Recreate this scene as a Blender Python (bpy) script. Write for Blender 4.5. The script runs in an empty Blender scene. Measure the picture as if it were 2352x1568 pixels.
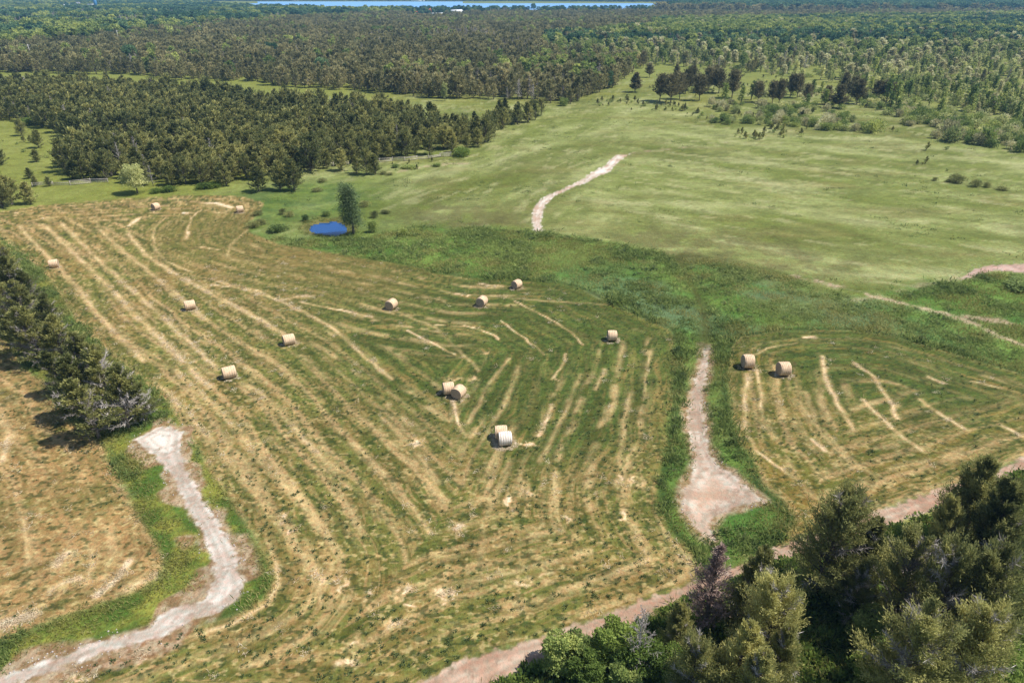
import bpy, math, random
import numpy as np
from mathutils import Vector

# ------------------------------------------------------------------ camera, sky, sun, exposure
SC = bpy.context.scene
SC.render.engine = 'CYCLES'
R = math.radians
CAM_H, PITCH, FPX = 40.0, R(27.4), 1568.0
cd = bpy.data.cameras.new('camera'); cam = bpy.data.objects.new('camera', cd)
SC.collection.objects.link(cam); SC.camera = cam
cam.location = (0, 0, CAM_H); cam.rotation_euler = (R(90) - PITCH, 0, 0)
cd.sensor_width = 36; cd.lens = 24; cd.clip_start = 0.5; cd.clip_end = 30000

SUN_EL = R(57)
W = bpy.data.worlds.new('World'); SC.world = W; W.use_nodes = True
wn = W.node_tree.nodes; wn.clear()
sky = wn.new('ShaderNodeTexSky'); sky.sky_type = 'NISHITA'; sky.sun_disc = False
sky.sun_elevation = SUN_EL; sky.sun_rotation = R(90); sky.air_density = 1.0; sky.dust_density = 0.6
bg = wn.new('ShaderNodeBackground'); bg.inputs[1].default_value = 0.105
wo = wn.new('ShaderNodeOutputWorld')
W.node_tree.links.new(sky.outputs[0], bg.inputs[0]); W.node_tree.links.new(bg.outputs[0], wo.inputs[0])
sl = bpy.data.lights.new('sun', 'SUN'); sl.energy = 5.0; sl.angle = R(0.5); sl.color = (1.0, 0.94, 0.85)
so = bpy.data.objects.new('sun', sl); SC.collection.objects.link(so); so.rotation_euler = (0, R(90) - SUN_EL, 0)
SC.view_settings.view_transform = 'Standard'; SC.view_settings.look = 'None'
SC.view_settings.exposure = 0.45; SC.view_settings.gamma = 1.0

rng = np.random.default_rng(7); random.seed(7)
COL = SC.collection

# ------------------------------------------------------------------ small maths helpers
def srgb(r, g, b, k=1.0):
    o = []
    for c in (r, g, b):
        c = c / 255.0
        o.append((c / 12.92 if c < .04045 else ((c + .055) / 1.055) ** 2.4) * k)
    return tuple(o)
def A(r, g, b): return np.array(srgb(r, g, b, 0.66))        # seen colour -> base colour

def _hash(ix, iy, s):
    h = (ix.astype(np.int64) * 374761393 + iy.astype(np.int64) * 668265263 + s * 1442695041) & 0xffffffff
    h = ((h ^ (h >> 13)) * 1274126177) & 0xffffffff
    return ((h ^ (h >> 16)) & 0xffffff) / float(0xffffff)
def vn(x, y, s=0):
    ix = np.floor(x); iy = np.floor(y); fx = x - ix; fy = y - iy
    fx = fx * fx * (3 - 2 * fx); fy = fy * fy * (3 - 2 * fy)
    a = _hash(ix, iy, s); b = _hash(ix + 1, iy, s); c = _hash(ix, iy + 1, s); d = _hash(ix + 1, iy + 1, s)
    return (a * (1 - fx) + b * fx) * (1 - fy) + (c * (1 - fx) + d * fx) * fy
def fbm(x, y, s=0, o=4):
    t = 0; a = .5; n = 0
    for k in range(o):
        t = t + a * vn(x, y, s + k * 17); n += a; a *= .5
        x, y = x * 2.03 + 11.3, y * 2.03 - 7.1
    return t / n
def smooth(e0, e1, x):
    t = np.clip((x - e0) / (e1 - e0), 0, 1); return t * t * (3 - 2 * t)

def flat(u, v, z=0.0):                                       # where a sight line of the survey meets height z
    dx = (u - 1176) / FPX; dy = (784 - v) / FPX
    d = np.array([dx, math.cos(PITCH) + dy * math.sin(PITCH), -math.sin(PITCH) + dy * math.cos(PITCH)])
    t = (CAM_H - z) / -d[2]
    return np.array([d[0] * t, d[1] * t])
def WP(pts): return np.array([flat(u, v) for u, v in pts])   # traced outline -> metres on the ground

def inside(X, Y, P):
    r = np.zeros(X.shape, bool); n = len(P); j = n - 1
    for i in range(n):
        xi, yi = P[i]; xj, yj = P[j]
        if yi != yj:
            c = ((yi > Y) != (yj > Y)) & (X < (xj - xi) * (Y - yi) / (yj - yi) + xi)
            r ^= c
        j = i
    return r
def pdist(X, Y, P, closed=False):
    D = np.full(X.shape, 1e9)
    n = len(P)
    for i in range(n if closed else n - 1):
        ax, ay = P[i]; bx, by = P[(i + 1) % n]
        vx, vy = bx - ax, by - ay
        t = np.clip(((X - ax) * vx + (Y - ay) * vy) / (vx * vx + vy * vy + 1e-9), 0, 1)
        D = np.minimum(D, (X - ax - t * vx) ** 2 + (Y - ay - t * vy) ** 2)
    return np.sqrt(D)
def along(X, Y, P):                                          # distance to the outline and how far round it the nearest point is
    D = np.full(X.shape, 1e9); S = np.zeros(X.shape); n = len(P); L0 = 0.0
    for i in range(n):
        ax, ay = P[i]; bx, by = P[(i + 1) % n]; vx, vy = bx - ax, by - ay; L = math.hypot(vx, vy)
        t = np.clip(((X - ax) * vx + (Y - ay) * vy) / (vx * vx + vy * vy + 1e-9), 0, 1)
        d = (X - ax - t * vx) ** 2 + (Y - ay - t * vy) ** 2; k = d < D; D = np.where(k, d, D); S = np.where(k, L0 + t * L, S); L0 += L
    return np.sqrt(D), S
def sdist(X, Y, P):                                          # > 0 inside
    d = pdist(X, Y, P, True); return np.where(inside(X, Y, P), d, -d)

# ------------------------------------------------------------------ outlines of the land
F_MAIN = WP([(-260,492),(0,487),(100,472),(290,457),(440,449),(555,452),(603,466),(600,487),(572,512),(572,532),(640,560),(760,581),
  (940,610),(1000,627),(1100,640),(1270,647),(1330,662),(1400,697),(1480,733),(1535,755),(1550,778),(1553,830),(1545,900),(1538,960),
  (1528,1020),(1512,1080),(1508,1120),(1515,1180),(1545,1228),(1588,1264),(1603,1290),(1590,1336),(1451,1386),(1317,1436),(1251,1461),
  (1084,1506),(971,1563),(820,1650),(300,1700),(-80,1700),(0,1612),(110,1566),(250,1500),(400,1452),(540,1412),(608,1378),(630,1330),
  (600,1260),(540,1160),(470,1060),(432,992),(385,925),(300,850),(240,800),(180,740),(120,650),(60,590),(0,545),(-100,505)])
F_LEFT = WP([(-700,640),(-60,660),(0,760),(50,845),(120,885),(160,965),(230,1012),(250,1052),(290,1130),(320,1190),(350,1240),(374,1290),
  (368,1320),(330,1350),(200,1396),(100,1432),(0,1468),(-160,1515),(-700,1500)])
F_RIGHT = WP([(1682,792),(1702,776),(1800,762),(1950,760),(2050,772),(2150,800),(2250,830),(2352,860),(2450,885),(2700,940),(2700,940),
  (2352,1048),(2228,1095),(2101,1139),(1998,1179),(1851,1229),(1790,1252),(1815,1215),(1832,1190),(1800,1150),(1752,1112),(1742,1070),
  (1702,1020),(1682,960),(1674,880),(1676,820)])
T_WEST = WP([(310,1010),(367,980),(400,984),(417,994),(413,1034),(430,1080),(453,1124),(467,1151),(500,1201),(527,1248),(547,1301),
  (556,1345),(545,1375),(515,1395),(470,1412),(420,1436),(367,1464),(300,1480),(230,1503),(167,1522),(57,1562),(-120,1640),(-200,1640),
  (0,1556),(33,1543),(133,1510),(233,1475),(300,1453),(345,1438),(367,1415),(400,1398),(460,1381),(480,1365),(492,1328),(493,1295),
  (480,1255),(460,1215),(433,1165),(407,1115),(380,1074),(360,1047),(333,1034)])
T_MID = WP([(1617,784),(1628,786),(1627,830),(1623,860),(1614,895),(1613,930),(1621,970),(1625,1010),(1636,1040),(1652,1065),(1682,1085),
  (1707,1110),(1732,1130),(1751,1150),(1700,1158),(1660,1168),(1637,1180),(1628,1195),(1640,1230),(1618,1225),(1600,1205),(1575,1182),
  (1565,1150),(1572,1115),(1590,1090),(1597,1070),(1595,1040),(1588,1000),(1580,965),(1582,940),(1590,900),(1596,870),(1608,840),(1616,815)])
T_FAR = WP([(1457,348),(1440,352),(1415,354),(1398,366),(1388,380),(1366,390),(1350,400),(1336,412),(1313,424),(1282,440),(1256,449),
  (1236,462),(1224,478),(1219,495),(1222,515),(1224,532),(1236,536),(1250,530),(1244,512),(1248,492),(1254,472),(1270,456),(1290,446),
  (1322,430),(1355,418),(1376,404),(1402,394),(1414,378),(1430,364),(1442,356)])
ROAD = WP([(820,1652),(971,1565),(1084,1508),(1251,1463),(1317,1438),(1451,1388),(1568,1348),(1700,1294),(1781,1258),(1851,1231),(1998,1181),
  (2101,1141),(2228,1097),(2318,1064),(2352,1050),(2700,942),(2700,965),(2352,1078),(2201,1155),(2088,1188),(2045,1205),(1858,1262),
  (1821,1276),(1700,1322),(1568,1376),(1444,1432),(1364,1468),(1217,1528),(1131,1570),(1000,1655)])
PATCH_E = WP([(2205,641),(2235,620),(2270,611),(2352,607),(2460,608),(2460,634),(2352,628),(2290,622),(2250,630),(2215,641)])
POND = WP([(706,523),(713,513),(735,507),(770,504),(790,509),(800,521),(797,533),(780,540),(753,539),(713,532)])
LAKE = WP([(440,9),(520,18),(640,25),(800,29),(1300,30),(1500,27),(1540,12),(1560,7),(1300,4.5),(1000,3),(700,2.5),(500,4)])
LUSH = WP([(560,530),(600,540),(700,550),(850,545),(950,520),(1100,522),(1220,532),(1350,548),(1500,575),(1700,606),(1830,640),(1960,686),
  (2080,668),(2130,650),(2210,643),(2260,630),(2352,632),(2800,640),(2800,900),(2352,858),(2250,828),(2150,798),(2050,770),(1950,758),
  (1800,760),(1702,774),(1680,792),(1672,880),(1682,960),(1702,1020),(1742,1070),(1752,1112),(1832,1190),(1790,1255),(1700,1294),
  (1600,1330),(1605,1290),(1588,1262),(1545,1226),(1515,1180),(1510,1120),(1514,1080),(1530,1020),(1540,960),(1547,900),(1555,830),
  (1552,776),(1535,753),(1480,731),(1400,695),(1330,660),(1270,645),(1100,638),(1000,625),(940,608),(760,579),(640,558),(572,530)])
VERGE_W = WP([(430,992),(470,1060),(540,1160),(600,1260),(632,1330),(608,1380),(540,1413),(400,1454),(250,1502),(110,1568),(-60,1640),
  (-260,1640),(-260,1560),(-160,1515),(0,1468),(100,1432),(200,1396),(330,1350),(368,1320),(374,1290),(350,1240),(320,1190),(290,1130),
  (250,1052),(230,1012),(300,1005),(380,940)])
ROW_W = WP([(-260,470),(0,545),(60,590),(120,650),(180,740),(240,800),(300,850),(385,925),(432,992),(350,1000),(230,1012),(160,965),
  (120,885),(50,845),(0,760),(-60,660),(-300,600)])
GROVE = WP([(820,1660),(1010,1652),(1131,1572),(1217,1530),(1364,1470),(1444,1434),(1568,1378),(1700,1324),(1858,1264),(2045,1207),(2201,1157),
  (2352,1080),(2700,968),(2900,1700),(2352,1900),(900,1900)])
DITCH = WP([(1558,590),(1580,630),(1605,680),(1622,730),(1622,800),(1604,860),(1598,940),(1606,1010),(1620,1080),(1640,1150),(1640,1240)])

def height(x, y):
    x = np.asarray(x, float); y = np.asarray(y, float)
    rho = np.hypot(x, y)
    z = (fbm(x / 38, y / 38, 3, 3) - .5) * 0.7 * smooth(30, 90, rho)
    z = z + (fbm(x / 260, y / 260, 5, 3) - .5) * 3.0 * smooth(350, 900, rho)
    z = z - 0.45 * np.exp(-(pdist(x, y, DITCH) / 2.4) ** 2)
    z = z + 42 * smooth(1700, 4200, rho) * smooth(100, 900, x) * (0.6 + 0.6 * fbm(x / 700, y / 700, 8, 3))
    z = z + 30 * smooth(2700, 4600, rho) * (0.5 + 0.8 * fbm(x / 600, y / 600, 9, 3))
    s = sdist(x, y, POND)
    z = z * smooth(0.5, -8, s) - 0.35 * smooth(-1.2, 0.3, s)
    lk = sdist(x, y, LAKE)
    z = np.where(rho > 800, z * smooth(0, -150, lk) - 1.0 * smooth(-40, 0, lk), z)
    return z
def hz(x, y): return float(height(np.array([x]), np.array([y]))[0])
def G(u, v, up=0.0):                                         # surveyed point; up: height above ground of the sighted point
    z = up
    for k in range(5):
        p = flat(u, v, z); z = hz(p[0], p[1]) + up
    return float(p[0]), float(p[1]), hz(p[0], p[1])

# ------------------------------------------------------------------ object helpers
def tag(o, label=None, cat=None, group=None, kind=None):
    if label: o['label'] = label
    if cat: o['category'] = cat
    if group: o['group'] = group
    if kind: o['kind'] = kind
    return o
def empty(name, loc, rz=0.0, s=1.0):
    o = bpy.data.objects.new(name, None); COL.objects.link(o)
    o.location = loc; o.rotation_euler = (0, 0, rz); o.scale = (s, s, s) if not hasattr(s, '__len__') else s
    o.empty_display_size = 0.3
    return o
def link(name, me, parent=None):
    o = bpy.data.objects.new(name, me); COL.objects.link(o)
    if parent: o.parent = parent
    return o
class MB:
    """collects polygons, then makes one mesh"""
    def __init__(s): s.V = []; s.F = []; s.M = []; s.n = 0; s.m = 0; s.C = []; s.up = 1.3
    def add(s, V, F, tint=None):
        V = np.asarray(V, float); s.V.append(V)
        F = np.asarray(F, int); s.F.append(F + s.n); s.M.append(np.full(len(F), s.m)); s.n += len(V)
        s.C.append(np.full(len(V), 0.5) if tint is None else np.asarray(tint, float))
    def quads_to(s, name, mats, smooth_=False, loose=None):
        V = np.vstack(s.V) if s.V else np.zeros((0, 3))
        C = np.concatenate(s.C) if s.C else np.zeros(0)
        nl = 0 if loose is None else len(loose)
        if nl: V = np.vstack([V, loose]); C = np.concatenate([C, np.zeros(nl)])
        me = bpy.data.meshes.new(name)
        cnt = sum(f.shape[0] for f in s.F); loops = np.concatenate([f.ravel() for f in s.F])
        tot = np.concatenate([np.full(f.shape[0], f.shape[1]) for f in s.F]); st = np.concatenate([[0], np.cumsum(tot)[:-1]])
        me.vertices.add(len(V)); me.vertices.foreach_set('co', V.ravel())
        me.loops.add(len(loops)); me.loops.foreach_set('vertex_index', loops)
        me.polygons.add(cnt); me.polygons.foreach_set('loop_start', st); me.polygons.foreach_set('loop_total', tot)
        me.polygons.foreach_set('material_index', np.concatenate(s.M))
        if smooth_: me.polygons.foreach_set('use_smooth', np.ones(cnt, bool))
        for m in mats: me.materials.append(m)
        at = me.attributes.new('tint', 'FLOAT', 'POINT'); at.data.foreach_set('value', C)
        me.update(calc_edges=True); me.validate()
        return me
    def tube(s, pts, rad, k=6, tint=None):
        pts = np.asarray(pts, float); n = len(pts); V = []
        for i in range(n):
            d = pts[min(i + 1, n - 1)] - pts[max(i - 1, 0)]; d /= np.linalg.norm(d) + 1e-9
            a = np.cross(d, [0, 0, 1] if abs(d[2]) < .9 else [1, 0, 0]); a /= np.linalg.norm(a); b = np.cross(d, a)
            for j in range(k):
                t = 2 * math.pi * j / k; V.append(pts[i] + rad[i] * (math.cos(t) * a + math.sin(t) * b))
        F = [(i * k + j, i * k + (j + 1) % k, (i + 1) * k + (j + 1) % k, (i + 1) * k + j) for i in range(n - 1) for j in range(k)]
        base = s.n; s.add(V, F, None if tint is None else np.full(len(V), tint))
        s.F.append(np.array([[base + (n - 1) * k + j for j in range(k)]])); s.M.append(np.array([s.m]))
        s.F.append(np.array([[base + k - 1 - j for j in range(k)]])); s.M.append(np.array([s.m]))
    def box(s, c, h, rz=0.0, ry=0.0):
        c = np.array(c, float); V = []
        cz, sz, cy, sy = math.cos(rz), math.sin(rz), math.cos(ry), math.sin(ry)
        for x in (-1, 1):
            for y in (-1, 1):
                for z in (-1, 1):
                    p = np.array([x * h[0], y * h[1], z * h[2]])
                    p = np.array([p[0] * cy + p[2] * sy, p[1], -p[0] * sy + p[2] * cy])
                    V.append(c + [p[0] * cz - p[1] * sz, p[0] * sz + p[1] * cz, p[2]])
        s.add(V, [(0, 1, 3, 2), (4, 6, 7, 5), (0, 4, 5, 1), (2, 3, 7, 6), (0, 2, 6, 4), (1, 5, 7, 3)])
    def leaves(s, P, D, L, Wd, tint=None, droop=0.0):
        """rhombic leaf blades: base P, direction D, length L, width Wd"""
        n = len(P); L = np.broadcast_to(L, (n,))[:, None]; Wd = np.broadcast_to(Wd, (n,))[:, None]
        D = D / (np.linalg.norm(D, axis=1, keepdims=True) + 1e-9)
        r = rng.normal(size=(n, 3)) * .75 + np.array([.25, 0, 1.0]) * s.up; S = np.cross(D, r); S /= np.linalg.norm(S, axis=1, keepdims=True) + 1e-9
        mid = P + D * L * .45; tip = P + D * L; tip[:, 2] -= droop * L[:, 0]
        V = np.stack([P, mid + S * Wd * .5, tip, mid - S * Wd * .5], 1).reshape(-1, 3)
        F = np.arange(4 * n).reshape(n, 4)
        t = rng.random(n) if tint is None else tint
        s.add(V, F, np.repeat(t, 4))

# ------------------------------------------------------------------ materials
def nodes(name):
    m = bpy.data.materials.new(name); m.use_nodes = True; t = m.node_tree; t.nodes.clear()
    out = t.nodes.new('ShaderNodeOutputMaterial')
    return m, t, out
def N(t, typ, **kw):
    n = t.nodes.new(typ)
    for k, v in kw.items(): setattr(n, k, v)
    return n
def rampn(t, pts):
    r = N(t, 'ShaderNodeValToRGB'); e = r.color_ramp.elements
    e[0].position = pts[0][0]; e[0].color = (*pts[0][1], 1)
    e[1].position = pts[-1][0]; e[1].color = (*pts[-1][1], 1)
    for p, c in pts[1:-1]:
        q = e.new(p); q.color = (*c, 1)
    return r
def foliage(name, dark, mid, light, transl=0.25, rough=.75):
    """leaf colour varies per leaf clump (tint) and per plant (random)"""
    m, t, out = nodes(name); L = t.links.new
    at = N(t, 'ShaderNodeAttribute', attribute_name='tint'); oi = N(t, 'ShaderNodeObjectInfo')
    geo = N(t, 'ShaderNodeNewGeometry')
    nz = N(t, 'ShaderNodeTexNoise'); nz.inputs['Scale'].default_value = .9; L(geo.outputs['Position'], nz.inputs['Vector'])
    a = N(t, 'ShaderNodeMath', operation='MULTIPLY_ADD'); a.inputs[1].default_value = .55
    L(at.outputs['Fac'], a.inputs[0])
    b = N(t, 'ShaderNodeMath', operation='MULTIPLY_ADD'); b.inputs[1].default_value = .45; b.inputs[2].default_value = -.3
    L(oi.outputs['Random'], b.inputs[0])
    c = N(t, 'ShaderNodeMath', operation='ADD'); L(b.outputs[0], c.inputs[0])
    sc = N(t, 'ShaderNodeMath', operation='MULTIPLY'); sc.inputs[1].default_value = .6; L(nz.outputs['Fac'], sc.inputs[0])
    n3 = N(t, 'ShaderNodeTexNoise'); n3.inputs['Scale'].default_value = .035; n3.inputs['Detail'].default_value = 3; L(geo.outputs['Position'], n3.inputs['Vector'])
    s3 = N(t, 'ShaderNodeMath', operation='MULTIPLY_ADD'); s3.inputs[1].default_value = .9; s3.inputs[2].default_value = -.45; L(n3.outputs['Fac'], s3.inputs[0])
    s4 = N(t, 'ShaderNodeMath', operation='ADD'); L(s3.outputs[0], s4.inputs[0]); L(sc.outputs[0], s4.inputs[1])
    L(s4.outputs[0], c.inputs[1]); L(c.outputs[0], a.inputs[2])
    r = rampn(t, [(0.1, dark), (0.5, mid), (0.95, light)]); L(a.outputs[0], r.inputs[0])
    d = N(t, 'ShaderNodeBsdfPrincipled'); d.inputs['Roughness'].default_value = rough
    d.inputs['Specular IOR Level'].default_value = .2
    tr = N(t, 'ShaderNodeBsdfTranslucent'); mx = N(t, 'ShaderNodeMixShader'); mx.inputs[0].default_value = transl
    L(r.outputs[0], d.inputs['Base Color']); L(r.outputs[0], tr.inputs['Color'])
    L(d.outputs[0], mx.inputs[1]); L(tr.outputs[0], mx.inputs[2]); L(mx.outputs[0], out.inputs[0])
    return m
def plain(name, c1, c2, scale=4.0, rough=.85, bump=.3, metal=0.0, stretch=None):
    m, t, out = nodes(name); L = t.links.new
    tc = N(t, 'ShaderNodeTexCoord'); nz = N(t, 'ShaderNodeTexNoise'); nz.inputs['Scale'].default_value = scale
    nz.inputs['Detail'].default_value = 6
    if stretch:
        mp = N(t, 'ShaderNodeMapping'); mp.inputs['Scale'].default_value = stretch
        L(tc.outputs['Object'], mp.inputs[0]); L(mp.outputs[0], nz.inputs['Vector'])
    else: L(tc.outputs['Object'], nz.inputs['Vector'])
    r = rampn(t, [(0.3, c1), (0.7, c2)]); L(nz.outputs['Fac'], r.inputs[0])
    d = N(t, 'ShaderNodeBsdfPrincipled'); d.inputs['Roughness'].default_value = rough; d.inputs['Metallic'].default_value = metal
    L(r.outputs[0], d.inputs['Base Color'])
    if bump:
        bp = N(t, 'ShaderNodeBump'); bp.inputs['Strength'].default_value = bump; bp.inputs['Distance'].default_value = .05
        L(nz.outputs['Fac'], bp.inputs['Height']); L(bp.outputs[0], d.inputs['Normal'])
    L(d.outputs[0], out.inputs[0])
    return m

M_CEDAR = foliage('cedar_foliage', (0.078, 0.1, 0.037), (0.217, 0.229, 0.079), (0.491, 0.463, 0.161), 0.35)
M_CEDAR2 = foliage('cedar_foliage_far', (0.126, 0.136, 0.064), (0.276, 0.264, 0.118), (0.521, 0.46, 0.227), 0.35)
M_DECID = foliage('leaf_foliage', (0.08, 0.134, 0.044), (0.225, 0.293, 0.081), (0.543, 0.569, 0.173), 0.4)
M_PALE = foliage('pale_leaf_foliage', (0.183, 0.232, 0.088), (0.4, 0.431, 0.17), (0.75, 0.724, 0.338), 0.4)
M_DARKLEAF = foliage('dark_leaf_foliage', (0.027, 0.076, 0.04), (0.073, 0.149, 0.068), (0.225, 0.326, 0.146), 0.35)
M_SHRUB = foliage('shrub_foliage', (0.056, 0.092, 0.024), (0.145, 0.215, 0.045), (0.32, 0.40, 0.09), 0.45)
M_BUFF = foliage('buff_leaf_foliage', (0.26, 0.26, 0.137), (0.49, 0.46, 0.245), (0.75, 0.734, 0.46), 0.35)
M_DEAD = foliage('dead_twigs', (0.16, 0.14, 0.128), (0.319, 0.287, 0.263), (0.574, 0.527, 0.496), 0.1)
M_CEDARD = foliage('dark_cedar_foliage', (0.075, 0.078, 0.038), (0.20, 0.185, 0.095), (0.42, 0.37, 0.19), 0.4)
M_WILLOW = foliage('silvery_leaf_foliage', (.05, .085, .035), (.14, .195, .085), (.34, .40, .22), .35)
M_CEDARN = foliage('near_cedar_foliage', (.095, .115, .045), (.27, .275, .098), (.58, .54, .20), .42)
M_RUST = foliage('rust_needles', (0.119, 0.077, 0.063), (0.238, 0.161, 0.133), (0.406, 0.294, 0.252), 0.15)
M_BARK = plain('bark', (.08, .062, .048), (.20, .17, .14), 6, .95, .6, stretch=(1, 1, .2))
M_GREYWOOD = plain('grey_wood', (.22, .20, .19), (.46, .43, .40), 5, .9, .5, stretch=(1, 1, .3))
M_GRASS = foliage('grass_blades', (0.108, 0.157, 0.044), (0.2, 0.26, 0.073), (0.358, 0.383, 0.13), .45)
M_GRASS_Y = foliage('grass_blades_yellow', (0.154, 0.166, 0.042), (0.261, 0.261, 0.078), (0.428, 0.392, 0.154), .45)
M_TUFT = foliage('clover_tuft', (0.06, 0.105, 0.042), (0.120, 0.170, 0.062), (0.23, 0.26, 0.105), .45)
M_STRAW = foliage('straw', (0.26, 0.205, 0.11), (0.52, 0.42, 0.27), (0.76, 0.66, 0.50), .2)
M_STONE = plain('limestone', (.30, .26, .24), (.55, .50, .46), 3, .9, .5)

def ground_mat():
    m, t, out = nodes('ground_cover'); L = t.links.new
    col = N(t, 'ShaderNodeAttribute', attribute_name='albedo'); gv = N(t, 'ShaderNodeAttribute', attribute_name='gravel')
    geo = N(t, 'ShaderNodeNewGeometry')
    def nz(s, det=3, mp=None, r=.6):
        n = N(t, 'ShaderNodeTexNoise'); n.inputs['Scale'].default_value = s; n.inputs['Detail'].default_value = det
        n.inputs['Roughness'].default_value = r
        if mp:
            q = N(t, 'ShaderNodeMapping'); q.inputs['Scale'].default_value = mp; L(geo.outputs['Position'], q.inputs[0]); L(q.outputs[0], n.inputs['Vector'])
        else: L(geo.outputs['Position'], n.inputs['Vector'])
        return n
    n1 = nz(1.1, 6, None, .7); n2 = nz(4.5, 5, (1, .8, 1), .75); n3 = nz(2.2, 4)
    n0 = nz(.28, 5, (.7, 1, 1), .65)
    def mr(n, a, b, lo=.25, hi=.75):
        q = N(t, 'ShaderNodeMapRange'); q.inputs[1].default_value = lo; q.inputs[2].default_value = hi
        q.inputs[3].default_value = a; q.inputs[4].default_value = b; L(n.outputs['Fac'], q.inputs[0]); return q
    a = mr(n1, .72, 1.28); b = mr(n2, .55, 1.45)
    a0 = mr(n0, .72, 1.28); aa = N(t, 'ShaderNodeMath', operation='MULTIPLY'); L(a.outputs[0], aa.inputs[0]); L(a0.outputs[0], aa.inputs[1])
    ab = N(t, 'ShaderNodeMath', operation='MULTIPLY'); L(aa.outputs[0], ab.inputs[0]); L(b.outputs[0], ab.inputs[1])
    one = N(t, 'ShaderNodeMix', data_type='FLOAT'); L(gv.outputs['Fac'], one.inputs[0]); L(ab.outputs[0], one.inputs[2])
    g2 = mr(n2, .84, 1.14); L(g2.outputs[0], one.inputs[3])
    hue = N(t, 'ShaderNodeMix', data_type='RGBA', blend_type='MIX'); L(mr(n3, 0, 1, .35, .65).outputs[0], hue.inputs[0])
    hue.inputs[6].default_value = (1.10, .98, .90, 1); hue.inputs[7].default_value = (.90, 1.03, .98, 1)
    m1 = N(t, 'ShaderNodeVectorMath', operation='MULTIPLY'); L(col.outputs['Color'], m1.inputs[0]); L(hue.outputs[2], m1.inputs[1])
    m2 = N(t, 'ShaderNodeVectorMath', operation='SCALE'); L(m1.outputs[0], m2.inputs[0]); L(one.outputs[0], m2.inputs['Scale'])
    d = N(t, 'ShaderNodeBsdfPrincipled'); d.inputs['Roughness'].default_value = .95; d.inputs['Specular IOR Level'].default_value = .1
    L(m2.outputs[0], d.inputs['Base Color'])
    bp = N(t, 'ShaderNodeBump'); bp.inputs['Strength'].default_value = .7; bp.inputs['Distance'].default_value = .12
    L(n2.outputs['Fac'], bp.inputs['Height']); L(bp.outputs[0], d.inputs['Normal'])
    L(d.outputs[0], out.inputs[0]); return m
M_GROUND = ground_mat()
def water_mat(name, c, rough, wave):
    m, t, out = nodes(name); L = t.links.new
    d = N(t, 'ShaderNodeBsdfPrincipled'); d.inputs['Base Color'].default_value = (*c, 1); d.inputs['Roughness'].default_value = rough
    geo = N(t, 'ShaderNodeNewGeometry'); n = N(t, 'ShaderNodeTexNoise'); n.inputs['Scale'].default_value = wave
    L(geo.outputs['Position'], n.inputs['Vector'])
    bp = N(t, 'ShaderNodeBump'); bp.inputs['Strength'].default_value = .12; bp.inputs['Distance'].default_value = .03
    L(n.outputs['Fac'], bp.inputs['Height']); L(bp.outputs[0], d.inputs['Normal']); L(d.outputs[0], out.inputs[0]); return m
M_POND = water_mat('pond_water', (.008, .055, .20), .03, 1.2)
M_LAKE = water_mat('lake_water', (.17, .36, .66), .5, .3)

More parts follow.
